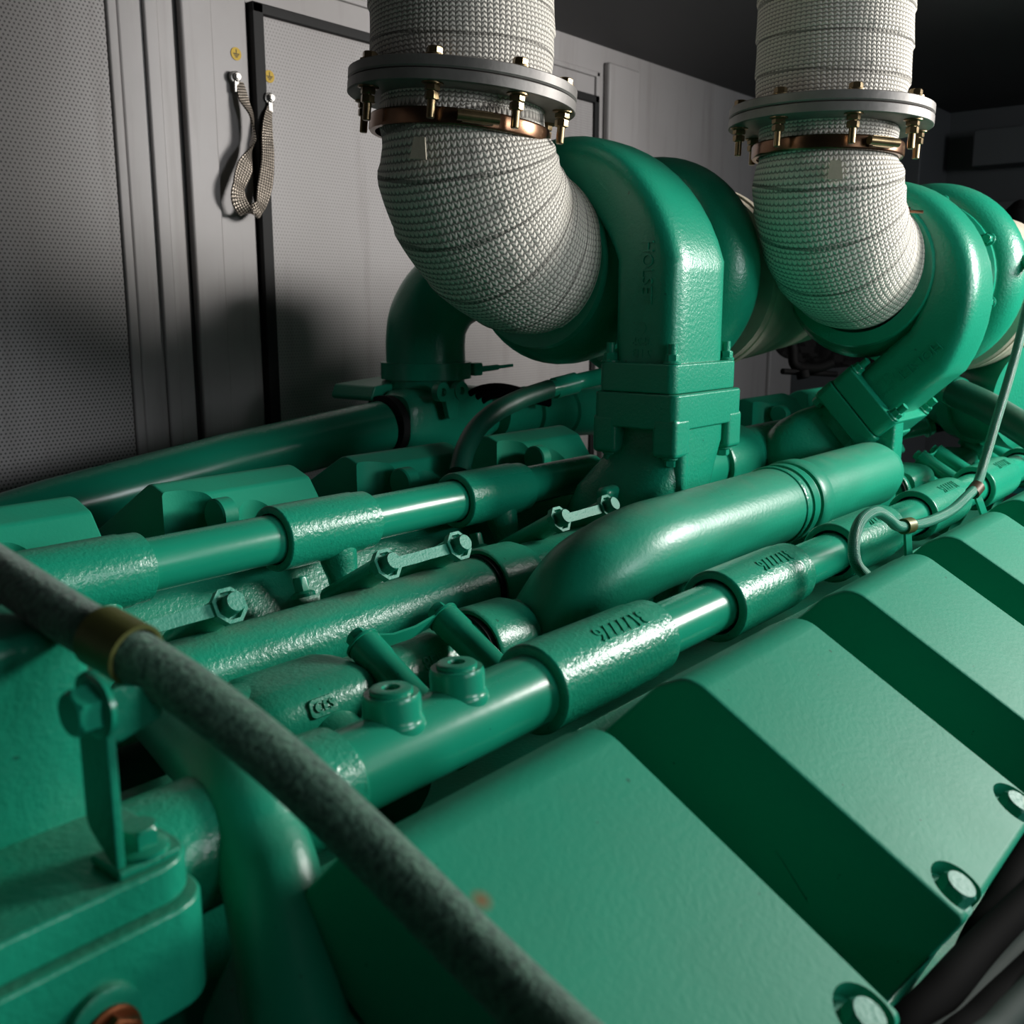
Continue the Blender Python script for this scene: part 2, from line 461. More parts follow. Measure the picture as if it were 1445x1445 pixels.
# earth strap on the door and its two stickers
t = thing('grounding_strap', 'tinned braided grounding strap looped between door frame and perforated door', 'strap', (.95, WY, .3))
pa = onY(336, 108, WY - .02); pb = onY(384, 138, WY - .024)
def ribbon(pts, wid, side, th=.0012, nseg=8):
    P = spline(pts, nseg); bm = new(); n = len(P); S = [V(s).normalized() for s in side]
    uvl = bm.loops.layers.uv.verify(); R = []; L = 0; LL = []
    for i, p in enumerate(P):
        f = i / (n - 1) * (len(S) - 1); k = min(int(f), len(S) - 2); s = S[k].lerp(S[k + 1], f - k).normalized()
        tg = (P[min(n - 1, i + 1)] - P[max(0, i - 1)]).normalized(); s = (s - tg * s.dot(tg)).normalized(); nn = tg.cross(s)
        w = wid(i / (n - 1)) / 2
        R.append([bm.verts.new(p + s * a * w + nn * b * th) for a, b in ((-1, -1), (-.5, -1.25), (0, -1.3), (.5, -1.25), (1, -1), (1, 1), (.5, 1.25), (0, 1.3), (-.5, 1.25), (-1, 1))])
        if i: L += (P[i] - P[i - 1]).length
        LL.append(L)
    us = [0, .25, .5, .75, 1, 1, .75, .5, .25, 0]
    for i in range(n - 1):
        for j in range(10):
            k = (j + 1) % 10; f = bm.faces.new((R[i][j], R[i][k], R[i + 1][k], R[i + 1][j]))
            for l, (a, c) in zip(f.loops, ((j, i), (k, i), (k, i + 1), (j, i + 1))): l[uvl].uv = (us[a] * .022, LL[c])
    bm.faces.new(R[0]); bm.faces.new(list(reversed(R[-1]))); return fixn(bm)
q = lambda x, y, dy: onY(x, y, WY - .014 - (dy - .02) * .5)
sp = ribbon([q(338, 116, .022), q(344, 140, .03), q(355, 165, .045), q(357, 200, .05), q(346, 235, .055), q(337, 262, .06), q(338, 285, .06), q(350, 300, .055), q(366, 292, .05),
             q(374, 262, .05), q(378, 225, .05), q(377, 190, .045), q(378, 165, .035), q(382, 146, .026)],
            lambda f: .010 + .017 * (math.sin(PI * min(1, f * 1.05)) ** .6) * (.6 + .4 * math.cos(f * 9) ** 2), [X, X, X + Y * .8, Y + X * .3, X, X + Y * .4, X - Y * .2, -Y * .5 + X, X + Y * .4, X, X, X - Y * .5, X, X])
part('braid', sp, 'strap', t)
for p_, nm in ((pa, 'a'), (pb, 'b')):
    lg = new(); lathe([(0, 0), (0, .0085), (.002, .0085), (.002, 0)], p_ + V((0, .008, 0)), -Y, 20, lg)
    box(p_ + V((-.004, .003, -.02)), p_ + V((.004, .006, 0)), .001, lg)
    l_ = part('lug', lg, 'nickel', t)
    part('bolt', hexhead(p_ + V((0, .006, 0)), -Y, .006, .006), 'nickel', t)
    sd = new(); lathe([(0, 0), (0, .004), (.026, .004), (.026, 0)], p_ + V((0, .024, 0)), -Y, 12, sd); part('stud', sd, 'nickel', t)
for px, py, lb in ((333, 76, 'small yellow earth symbol sticker on the grey door frame'), (380, 108, 'small yellow earth symbol sticker on the perforated door sheet')):
    c = onY(px, py, WY - (.0065 if px < 350 else .0105)); 
    st_ = thing('earth_sticker', lb, 'sticker', c)
    part('disc', lathe([(0, 0), (0, .0085), (.0006, .0085), (.0006, 0)], c, -Y, 24), 'yellow', st_)
    sm = new(); cc = c + V((0, -.0009, 0))
    box(cc + V((-.0006, 0, .0)), cc + V((.0006, .0003, .006)), 0, sm)
    for k, w in enumerate((.0105, .0072, .0036)): box(cc + V((-w / 2, 0, -.002 * k - .0006)), cc + V((w / 2, .0003, -.002 * k + .0006)), 0, sm)
    part('earth_mark', sm, 'ink', st_)

# ------------------------------------------------------------------ engine block
eb = thing('engine_block', 'long green engine block carrying both rows of rocker covers and pipes', 'engine', (.8, .49, -.6))
bl = new(); prism([(.10, -.62), (.90, -.62), (.90, -.40), (.62, -.34), (.37, -.345), (.12, -.42)], (0, 0, 0), Y, Z, X, .25, 1.95, bl, .004)
part('block', bl, 'cast', eb)
# heads, one per bank, under the covers
def bankpts(side):
    pts = [(.31, -.235), (.305, -.222), (.300, -.219), (.138, -.314), (.165, -.362), (.12, -.43), (.36, -.36)]
    pts = [(.312, -.226), (.128, -.3325), (.16, -.39), (.345, -.285)]
    return pts
RB = [(.306, -.224), (.130, -.326), (.175, -.405), (.352, -.302)]
part('cylinder_bank', prism(roundpoly(RB, .006), (0, 0, 0), Y, Z, X, .215, 1.95, None, .003), 'cast', eb)
LB = [(.99 - y, z + .038) for y, z in RB]
part('cylinder_bank', prism(roundpoly(LB, .006), (0, 0, 0), Y, Z, X, .215, 1.95, None, .003), 'cast', eb)

# ------------------------------------------------------------------ rocker covers
UR = V((0, -.866, -.5)); NR = V((0, -.5, .866))
def mir(p): return V((p[0], .99 - p[1], p[2] + .038))
CP = [(.292, -.2265), (.256, -.188), (.236, -.1775), (.0995, -.256), (.1345, -.3175)]
def rounded_profile(): return roundpoly(CP, [.003, .014, .02, .004, .002], 6)
def cover_bolt(o, n, h=.011): return hexhead(o, n, .0082, h, 1.32)
def right_cover(x0, label):
    x1 = x0 + .1345
    t = thing('rocker_cover', label, 'rocker cover', ((x0 + x1) / 2, .2, -.26), 'rocker covers of the near bank')
    body = prism(rounded_profile(), (0, 0, 0), Y, Z, X, x0, x1, None, .0028)
    cut = []; bolts = []
    for xe, s in ((x0 + .0172, 1), (x1 - .0172, -1)):
        o = V((xe, .108, -.2506)) - NR * .009
        cut.append(lathe([(0, 0), (0, .0135), (.03, .0142), (.03, 0)], o, NR, 28)); bolts.append(o)
    # slot high on the inner slope
    o = V(((x0 + x1) / 2 - .03, .276, -.2)); s_ = new(); box(o - V((.026, .02, .012)), o + V((.026, .02, .0125)), .003, s_)
    me = boolcut(body, cut)
    part('cover_shell', me, 'cover', t, None, None)
    for o in bolts:
        part('cover_bolt', cover_bolt(o, NR), 'boltpaint', t)
    part('gasket_rail', prism(roundpoly([(.302, -.2225), (.1335, -.3195), (.138, -.328), (.306, -.231)], .001), (0, 0, 0), Y, Z, X, x0 - .004, x1 + .004, None, .001), 'cast', t)
    return t
RC0 = .2165
labs = ['nearest green rocker cover in the bottom centre, its lower end behind the fabric hose',
        'second green rocker cover from the front, with two whole bolts in its lower corners',
        'third green rocker cover from the front, beside the looped braided sleeve',
        'fourth green rocker cover from the front, cut off by the right edge',
        'fifth green rocker cover, far sliver at the right edge']
c0 = right_cover(RC0, labs[0])
for k in range(1, 5): copy_tree(c0, (PITCH * k, 0, 0), labs[k])
sm_ = paint('green_cover_paint_smeared', GREEN, .52, 330, .17, dust=.10)
nt_ = sm_.node_tree; pb_n = nt_.nodes['Principled BSDF']; pb_n.inputs['Specular IOR Level'].default_value = .20
lk_ = pb_n.inputs['Base Color'].links[0].from_socket
vs_ = nt_.nodes.new('ShaderNodeVectorMath'); vs_.operation = 'DISTANCE'; nt_.links.new(coord(nt_), vs_.inputs[0])
rq = ray(680, 1270); n_ = NR; pq = rq * (n_.dot(V((.3, .2, -.198))) / n_.dot(rq)); vs_.inputs[1].default_value = pq - BASE[c0.name]
mk = mth(nt_, 'MULTIPLY', mth(nt_, 'SUBTRACT', 1.0, mth(nt_, 'MULTIPLY', vs_.outputs['Value'], 190.0), clamp=True), 1.1, clamp=True)
nt_.links.new(mixc(nt_, mk, lk_, s2l((128, 104, 70))), pb_n.inputs['Base Color'])
for ch in c0.children:
    if ch.name.startswith('cover_shell'): ch.data = ch.data.copy(); ch.data.materials.clear(); ch.data.materials.append(sm_)

def left_cover(x0, label):
    x1 = x0 + .145
    t = thing('rocker_cover', label, 'rocker cover', ((x0 + x1) / 2, .8, -.22), 'rocker covers of the far bank')
    prof = roundpoly([(.99 - y, z + .038) for y, z in [(.292, -.2265), (.264, -.188), (.236, -.1775), (.0995, -.256), (.1345, -.3175)]], [.003, .01, .02, .004, .002], 6)
    body = prism(prof, (0, 0, 0), Y, Z, X, x0, x1, None, .0028)
    cut = []; pos = []
    for xe, rr, tilt in ((x0 + .006, .038, 0), (x0 + .072, .022, 0)):
        o = V((xe, .698, -.205)); ax = V((0, -.1, 1)).normalized()
        cut.append(lathe([(-.004, 0), (-.004, rr), (.09, rr * 1.25), (.09, 0)], o, ax, 40)); pos.append(o)
    me = boolcut(body, cut)
    part('cover_shell', me, 'cover', t, None, None)
    ax = V((0, -.1, 1)).normalized()
    part('bolt_boss', lathe([(0, 0), (0, .0130), (.0015, .0145), (.014, .0145), (.014, 0)], V((x0 + .026, .704, -.166)), X, 32), 'cover', t)
    part('cover_bolt', hexhead(pos[1] + V((.0, -.002, .016)), ax, .0065, .012, 1.4), 'smooth', t)
    part('gasket_rail', prism(roundpoly([(.99 - y, z + .038) for y, z in [(.302, -.2225), (.1335, -.3195), (.138, -.328), (.306, -.231)]], .001), (0, 0, 0), Y, Z, X, x0 - .003, x1 + .003, None, .001), 'cast', t)
    return t
ll = ['far-bank rocker cover at the left edge, above the coupling behind the hose',
      'brightly lit far-bank rocker cover with a half-round boss, left of the strap links',
      'shaded far-bank rocker cover below the dark elbow and tee',
      'far-bank rocker cover left of the tall turbocharger pedestal, behind the dark coolant tube',
      'far-bank rocker cover just right of the tall pedestal, mostly hidden by it',
      'far-bank rocker cover in the middle of the gap between the two turbochargers',
      'farthest far-bank rocker cover in view, tucked beside the leaning pedestal']
l0 = left_cover(.241, ll[0])
for k, j in ((1, 1), (2, 2), (3, 3), (6, 5), (7, 6)): copy_tree(l0, (PITCH * k, 0, 0), ll[j])

# ------------------------------------------------------------------ coolant pipes and couplings
RTUBE, RC_ = .0180, .0262
def coupling(x0, yy, zz, ln, label, group, txt=None, neck=None, m='rough'):
    t = thing('pipe_coupling', label, 'pipe coupling', (x0 + ln / 2, yy, zz), group)
    o = (x0, yy, zz)
    part('sleeve', lathe([(.010, .0195), (.0, .0205), (0, RC_ - .0022), (.0008, RC_ - .0006), (.002, RC_), (ln * .84, RC_ - .0004), (ln * .86, RC_ - .0012), (ln * .985, RC_ - .0016), (ln, RC_ - .0034), (ln + .002, RTUBE)], o, X, 64), m, t)
    part('seal_ring', lathe([(.004, RTUBE + .0002), (.004, .0208), (.012, .0208), (.012, RTUBE + .0002), (.004, RTUBE + .0002)], o, X, 40), 'seal', t, 'dark rubber ring')
    if txt:
        a = math.radians(62); nrm = V((0, -math.cos(a), math.sin(a))); tng = V((0, math.sin(a), math.cos(a)))
        me = text_mesh(txt, .015, V((x0 + ln * .58, yy, zz)) + nrm * (RC_ - .0008), -X, -tng, .0012)
        part('cast_number', me, m, t, 'raised cast part number')
    if neck:
        dirn = V((0, neck * .3, -1)).normalized(); b0 = V((x0 + ln * .62, yy, zz)) + dirn * .015
        part('outlet_neck', lathe([(0, .017), (.018, .0145), (.026, .0125), (.034, .0125), (.038, .021), (.048, .021), (.048, 0)], b0, dirn, 36), m, t)
        b1 = V((x0 + ln * .18, yy, zz)) + dirn * .05
        part('flange_bolt', hexhead(b1, -dirn, .0065, .016, 1.5), 'smooth', t)
    return t
AY, AZ = .334, -.2085
gA = 'couplings of the near coolant pipe'
alab = ['short end of coupling under the fabric hose, left of the two upright plugs',
        'large pipe coupling with cast number, right of the upright plugs',
        'numbered pipe coupling before the big exhaust pipe, stepped at its far end',
        'pipe coupling just left of the looped braided sleeve',
        'shaded pipe coupling behind the braided sleeve between its two clips',
        'pipe coupling just right of the upper sleeve clip',
        'pipe coupling at the right edge below the braided sleeve']
cA = coupling(.423, AY, AZ, .124, alab[1], gA, '3177776', None)
for k in (-1, 1, 2, 3, 4, 5):
    cc_ = copy_tree(cA, (PITCH * k - (.055 if k == -1 else 0), 0, 0), alab[k + 1])
    if k == -1:
        for ch in list(cc_.children):
            if ch.name.startswith('cast_number'): bpy.data.objects.remove(ch)
def tube_thing(name, a, b, r, label, group, m='smooth', plugs=()):
    a, b = V(a), V(b); t = thing(name, label, 'pipe', (a + b) / 2, group); n = (b - a).normalized(); L = (b - a).length
    part('tube', lathe([(0, 0), (0, r), (L, r), (L, 0)], a, n, 48), m, t)
    for x in plugs:
        o = V((x, a.y, a.z))
        part('boss', lathe([(0, .0165), (.0150, .0163), (.0172, .0152), (.0195, .0142), (.0275, .0142), (.0300, .0132), (.0300, 0)], o, V((0, .05, 1)), 40), m, t)
        part('plug', lathe([(.026, .0), (.026, .0105), (.0318, .0105), (.0326, .0095), (.0326, .0045), (.0305, .004), (.0305, 0)], o, V((0, .05, 1)), 32), m, t, 'recessed plug with a socket hole')
    return t
gT = 'coolant tubes between near couplings'
tl = ['short coolant tube with two upright plugs on top', 'bright coolant tube between the two numbered couplings', 'coolant tube before the looped braided sleeve',
      'coolant tube under the loop of the braided sleeve', 'coolant tube between the two sleeve clips', 'coolant tube near the right edge behind the sleeve', 'last coolant tube at the right edge']
for k in range(-1, 5):
    xa = .423 + PITCH * k + (.119 if k >= 0 else .064); xb = .423 + PITCH * (k + 1) + .014
    tube_thing('coolant_tube', (xa, AY, AZ), (xb, AY, AZ), RTUBE if k >= 0 else .0205, tl[k + 1], gT, 'smooth', (.319, .365) if k == -1 else ())
BY, BZ = .638, -.1765
gB = 'couplings of the far coolant pipe'
bl_ = ['pipe coupling at the left edge beside the fabric hose', 'pipe coupling with a wet-looking weld and neck, right of the lit rocker cover',
       'pipe coupling half in shadow left of the tall pedestal', 'dark coupling hidden beside the tall pedestal', 'dark coupling right of the tall pedestal', 'far coupling behind the leaning pedestal']
cB = coupling(.273, BY, BZ, .098, bl_[0], gB, None, -1, 'rough')
for k in range(1, 3): copy_tree(cB, (PITCH * k, 0, 0), bl_[k])
gTB = 'coolant tubes between far couplings'
tl = ['lit coolant tube in front of the half-round boss', 'lit coolant tube left of the half-shadowed coupling', 'dark coolant tube entering the shade of the tall pedestal',
      'coolant tube hidden behind the tall pedestal', 'lit coolant tube between the two pedestals']
for k in range(0, 3):
    xa = .273 + PITCH * k + .096; xb = .273 + PITCH * (k + 1) + .014
    tube_thing('coolant_tube', (xa, BY, BZ), (xb, BY, BZ), RTUBE + .0012, tl[k], gTB)

# ------------------------------------------------------------------ exhaust manifolds in the valley
CY, CZm = .545, -.229
FY, FZm = .470, -.243
def manifold(x0, yy, zz, side, label, group, r=.0262, collar=.052, logo=None):
    t = thing('exhaust_manifold', label, 'exhaust manifold', (x0 + .1, yy, zz), group)
    o = (x0, yy, zz)
    part('runner', lathe([(.0, 0), (0, r), (.208, r), (.208, 0)], o, X, 48), 'rough', t)
    part('collar', lathe([(.0, r + .0005), (-.002, r + .0052), (.001, r + .0068), (collar * .75, r + .0058), (collar, r + .001), (collar + .004, r - .001)], o, X, 48), 'cast', t)
    part('slip_joint', lathe([(-.006, r - .002), (-.006, r + .0022), (.0, r + .0022), (.0, r - .002)], o, X, 40), 'seal', t, 'dark gap at the joint')
    return t
gC = 'far exhaust manifold runners in the valley'
m0 = manifold(.625, CY, CZm, 1, 'exhaust runner with collar just behind the domed end of the big pipe', gC)
t = thing('exhaust_manifold', 'long rough exhaust runner with dried run marks, below the strap links', 'exhaust manifold', (.4, CY, CZm), gC)
part('runner', lathe([(0, 0), (0, .0262), (.46, .0262), (.46, 0)], (.16, CY, CZm), X, 48), 'stained', t)
t = thing('exhaust_pipe', 'thick exhaust pipe half in shade between the two pedestals', 'exhaust pipe', (1.2, .575, -.2))
pc_ = onY(1065, 640, .575)
part('tube', lathe([(0, 0), (0, .036), (.55, .036), (.55, 0)], (.92, .575, pc_.z), X, 48), 'smooth', t)
part('collar', lathe([(0, .036), (0, .0415), (.004, .043), (.075, .043), (.085, .037)], (1.05, .575, pc_.z), X, 48), 'cast', t)
gF = 'near exhaust manifold runners in the valley'
f0 = manifold(.527, FY, FZm, -1, 'exhaust runner with ring collar under the domed end of the big pipe', gF, .0255, .052)
flab = {-1: 'exhaust runner between the two slanted sleeve bolts', 4: 'far exhaust runner with ring collar right of the leaning pedestal', 5: 'far exhaust runner behind the second pair of sleeve bolts', 6: 'last exhaust runner behind the third pair of sleeve bolts'}
for k, lb in flab.items(): copy_tree(f0, (PITCH * k, 0, 0), lb)
# cast branch ports joining the near manifold to the heads
def port(xa, label, logo, zz=0):
    t = thing('exhaust_port', label, 'exhaust port', (xa, FY, FZm), 'cast exhaust ports of the near bank')
    secs = []
    for k, (dx, hr) in enumerate(((-.046, .020), (-.042, .027), (-.030, .0305), (.026, .0305), (.036, .028), (.046, .021))):
        ring = []
        for j in range(40):
            a = 2 * PI * j / 40; ca, sa = math.cos(a), math.sin(a); e = .62
            ring.append(V((xa + dx, FY - .005 + math.copysign(abs(ca) ** e, ca) * hr * 1.12, FZm + .002 + math.copysign(abs(sa) ** e, sa) * hr)))
        secs.append(ring)
    b = new(); loft(b, secs); fixn(b)
    part('port_body', b, 'cast', t)
    nm = V((0, -.5, .866)); 
    part('branch', lathe([(0, .026), (.06, .024), (.07, .03), (.08, .03)], V((xa, FY - .01, FZm)), V((0, -.9, -.42)), 32), 'cast', t)
    if logo:
        c = V((xa - .008, FY - .0372, FZm + .0205)); u, v = X, V((0, .35, .94)).normalized()
        pl = prism(roundpoly(rect(.020, .011), .0035), c, u, v, u.cross(v), -.004, .0010, None, .0004)
        part('logo_plate', pl, 'cast', t)
        rimo = roundpoly(rect(.020, .011), .0035)
        part('cast_mark', text_mesh('CES', .0085, c + u.cross(v) * .0012, u, v, .0008), 'cast', t, 'raised letters in an oval')
    return t
port(.366, 'cast exhaust port with a small lettered oval, left of the slanted sleeve bolts', True)
port(.366 + PITCH * 5, 'far cast exhaust port beside the second pair of sleeve bolts', False)
port(.366 + PITCH * 6, 'far cast exhaust port beside the third pair of sleeve bolts', False)
# number cast into the runner between the sleeve bolts
tm = text_mesh('8EII', .013, V((.466, FY - .0214, FZm + .0134)), X, V((0, .53, .848)), .0012)
fr = [o for o in COL.objects if o.get('label') == flab[-1]][0]
BASE[fr.name] = fr.location.copy()
part('cast_number', tm, 'cast', fr, 'raised cast number')

# big riser pipe from near manifold to the leaning pedestal
DY, DZ = .427, -.190
t = thing('exhaust_pipe', 'big smooth green exhaust pipe with domed near end, across the middle', 'exhaust pipe', (.8, DY, DZ))
pth = [V((.600, FY - .006, FZm - .03)), V((.606, FY - .008, FZm - .012)), V((.622, DY + .014, DZ - .022)), V((.650, DY + .004, DZ - .007)), V((.690, DY, DZ)), V((.75, DY, DZ)), V((.86, DY, DZ)), V((.93, DY, DZ)), V((.952, DY, DZ))]
rD = .0375
dome = new()
sp_ = spline(pth, 10)
tube(sp_, lambda s: rD * (1.0 - .0 * s), 56, dome)
part('pipe_body', dome, 'bigpipe', t)
part('weld_bead', lathe([(-.004, rD - .001), (-.003, rD + .0012), (0, rD + .0022), (.003, rD + .0012), (.004, rD - .001)], (.922, DY, DZ), X, 56), 'rough', t)
part('end_ring', lathe([(0, rD - .002), (0, rD + .002), (.012, rD + .002), (.014, rD - .002)], (.934, DY, DZ), X, 56), 'smooth', t)

# ------------------------------------------------------------------ turbochargers
def superell(cx, u, v, hu, hv, e, n=44):
    r = []
    for j in range(n):
        a = 2 * PI * j / n; ca, sa = math.cos(a), math.sin(a)
        r.append(cx + u * (math.copysign(abs(ca) ** (2 / e), ca) * hu) + v * (math.copysign(abs(sa) ** (2 / e), sa) * hv))
    return r
def turbo(cx, cy, cz, phi, label, txt, LEG=.098, k_=1.0):
    """axis along X through (cx,cy,cz); phi turns the foot about that axis"""
    rot = Matrix.Rotation(phi, 3, 'X')
    e = rot @ V((0, -1, 0)); d = rot @ V((0, 0, -1)); C0 = V((cx, cy, cz))
    t = thing('turbocharger', label, 'turbocharger', C0)
    # volute: from the foot flange up its leg, then round the axis with shrinking section
    secs = []
    RO = .168 * k_; hr0 = .036 * k_; hx0 = .052 * k_
    for k in range(8):
        L = LEG * (1 - k / 8)
        secs.append(superell(C0 + e * (RO - hr0) + d * L, e, X, hr0, hx0, 5.5))
    n = 46
    for k in range(n + 1):
        f = k / n; th = f * math.radians(335)
        ro = RO - .066 * min(1, f * 1.9) - .006 * f if f < .53 else RO - .066 - .006 * f
        ro = RO - .062 * (1 - math.exp(-f * 4.2)) / (1 - math.exp(-4.2)) - .004 * f
        hr = hr0 * (1 - .45 * f); hx = hx0 * (1 - .42 * f)
        rad = e * math.cos(th) - d * math.sin(th)
        ee = 5.5 - 2.9 * min(1, f * 4)
        secs.append(superell(C0 + rad * (ro - hr), rad, X, hr, hx, ee))
    b = new(); loft(b, secs); fixn(b)
    part('turbine_housing', b, 'cast', t)
    part('turbine_core', lathe([(-.050, .070), (-.050, .085), (-.044, .087), (-.042, .083), (-.03, .094), (-.02, .100), (.03, .100), (.045, .085), (.06, .07), (.06, 0)], C0, X, 56), 'cast', t)
    part('bearing_housing', lathe([(.04, .085), (.05, .088), (.06, .088), (.066, .060), (.10, .055), (.12, .075), (.13, .075)], C0, X, 48), 'cast', t)
    # compressor: fat rounded ring with a front plate
    R = .130 * k_
    Cc = C0 + V((0, -.012, -.006))
    prof = [(.112, .03), (.112, .088), (.118, .098)]
    for k in range(17):
        a = PI * (1 - k / 16); prof.append((.160 + .040 * math.cos(a), R - .030 + .030 * math.sin(a)))
    prof += [(.205, .09), (.205, .08), (.25, .078), (.25, 0)]
    part('compressor_housing', lathe(prof, Cc, X, 64), 'cast', t)
    part('clamp_band', lathe([(.108, .085), (.104, .092), (.108, .097), (.116, .097), (.120, .092), (.116, .085)], Cc, X, 56), 'smooth', t)
    for k in range(8):
        a = k * PI / 4 + .3; p_ = Cc + V((.108, math.cos(a) * .098, math.sin(a) * .098))
        part('housing_bolt', hexhead(p_, -X, .006, .012, 1.3), 'smooth', t)
    # foot flange
    Fc = C0 + e * (RO - hr0) + d * LEG
    pl = roundpoly(rect(.086, .124), .009)
    part('foot_flange', prism(pl, Fc, e, X, d, -.002, .026, None, .002), 'cast', t)
    for su in (-1, 1):
        for sx in (-1, 1):
            o = Fc + e * su * .0345 + X * sx * .0525 + d * (-.002)
            bb = hexhead(o, -d, .0068, .009, 1.2); lathe([(.0, 0), (0, .0042), (.0185, .0042), (.0185, 0)], o, -d, 16, bb); fixn(bb)
            part('stud_nut', bb, 'cast', t)
    if txt:
        o = C0 + e * (RO - hr0 + .004) + d * .012 - X * (hx0 - .0006)
        part('cast_name', text_mesh(txt, .0165, o, d, e, .0018), 'cast', t, 'raised cast name reading down the leg')
        o2 = C0 + e * (RO - hr0) + d * (LEG - .016) - X * (hx0 - .0006)
        part('cast_number', text_mesh('3525\n2 H3', .011, o2, -e, -d, .0012), 'cast', t, 'small raised cast numbers')
        part('cast_number', text_mesh('C', .016, C0 + e * (RO - hr0) + d * (LEG - .034) - X * (hx0 - .0006), -e, -d, .0012), 'cast', t, 'raised cast letter')
    return t, Fc, e, d
TX1, TY1, TZ1 = .893, .662, .045
T1, Fc1, e1, d1_ = turbo(TX1, TY1, TZ1, 0, 'green turbocharger on the tall upright pedestal, left of the two', 'HOLSET')
TX2, TY2, TZ2 = 1.242, .462, .042
T2, Fc2, e2, d2_ = turbo(TX2, TY2, TZ2, math.radians(47), 'green turbocharger leaning on the angled pedestal, right of the two', 'HOLSET', .074, .93)

# pedestal 1: from the far manifold up to the upright foot
t = thing('turbo_pedestal', 'tall upright green cast pedestal under the left turbocharger', 'pedestal', (Fc1.x, Fc1.y, -.2))
zt = Fc1.z - .0262
pl = roundpoly(rect(.132, .094), .008)
part('top_flange', prism(pl, (Fc1.x + .002, Fc1.y, zt), X, Y, Z, -.034, 0, None, .0022), 'cast', t)
for sx in (-1, 1):
    for sy in (-1, 1):
        o = V((Fc1.x + .002 + sx * .052, Fc1.y + sy * .034, zt - .034))
        part('bolt_lug', box(o + V((-.0145, -.0135, -.026)), o + V((.0145, .0135, .012)), .005), 'cast', t)
        part('flange_nut', hexhead(o - Z * .026, -Z, .007, .009, 1.2), 'cast', t)
cx_, cy_ = Fc1.x, Fc1.y
secs = []
for z, xa, xb, ya, yb, ee in ((zt - .02, -.044, .046, -.043, .036, 6), (zt - .05, -.050, .044, -.044, .042, 6), (zt - .07, -.060, .042, -.044, .052, 4), (zt - .095, -.080, .042, -.044, .072, 3.2), (zt - .125, -.090, .042, -.044, .084, 3), (zt - .155, -.090, .044, -.044, .084, 3), (zt - .185, -.076, .050, -.046, .07, 3), (zt - .23, -.05, .055, -.044, .05, 3)):
    secs.append(superell(V((cx_ + (xa + xb) / 2, cy_ + (ya + yb) / 2, z)), X, Y, (xb - xa) / 2, (yb - ya) / 2, ee, 48))
b = new(); loft(b, secs); fixn(b)
part('neck', b, 'rough', t)
part('casting_rib', box((cx_ - .050, cy_ - .047, zt - .20), (cx_ - .034, cy_ - .020, zt - .03), .006), 'rough', t)
part('casting_rib', box((cx_ - .099, cy_ + .004, zt - .168), (cx_ - .070, cy_ + .020, zt - .088), .007), 'rough', t)

# pedestal 2: leaning neck rising from the end of the big pipe
t = thing('turbo_pedestal', 'leaning green cast pedestal with bolted flange under the right turbocharger', 'pedestal', (1.18, DY, DZ))
pl = roundpoly(rect(.090, .126), .009)
Fp = Fc2 + d2_ * .0265
part('top_flange', prism(pl, Fp, e2, X, d2_, 0, .024, None, .0022), 'cast', t)
for su in (-1, 1):
    for sx in (-1, 1):
        o = Fp + e2 * su * .036 + X * sx * .052 + d2_ * .024
        part('flange_nut', hexhead(o, d2_, .007, .010, 1.2), 'cast', t)
secs = []
for q_, du, xa, xb, hu, ee in ((.016, 0, -.044, .046, .036, 6), (.040, .002, -.050, .044, .040, 5), (.058, .010, -.075, .042, .052, 3.6), (.080, .020, -.098, .042, .062, 3), (.105, .026, -.102, .042, .064, 2.8), (.130, .028, -.088, .044, .058, 2.8), (.155, .026, -.06, .04, .042, 2.6)):
    secs.append(superell(Fp + d2_ * q_ - e2 * (-du * .6) + X * ((xa + xb) / 2), e2, X, hu, (xb - xa) / 2, ee, 48))
b = new(); loft(b, secs); fixn(b)
part('neck', b, 'rough', t)
secs = [superell(V((Fp.x + .0, DY + .040, z)), X, Y, hx_, hy_, 4, 40) for z, hx_, hy_ in ((-.105, .042, .034), (-.15, .046, .036), (-.20, .06, .04), (-.26, .06, .04))]
b = new(); loft(b, secs); fixn(b)
part('foot', b, 'cast', t)
inl = new(); lathe([(0, rD - .0035), (0, rD + .0015), (.004, rD + .0035), (.022, rD + .003), (.028, rD), (.225, rD), (.250, rD - .006), (.262, rD - .018), (.264, 0)], (.956, DY, DZ), X, 56, inl); fixn(inl)
part('inlet_socket', inl, 'bigpipe', t)
part('corner_rib', prism(roundpoly([(1.190, DZ + .01), (1.224, DZ + .01), (1.224, DZ + .075), (1.194, DZ + .075)], .006), (0, 0, 0), X, Z, Y, DY - .022, DY + .03, None, .004), 'rough', t)

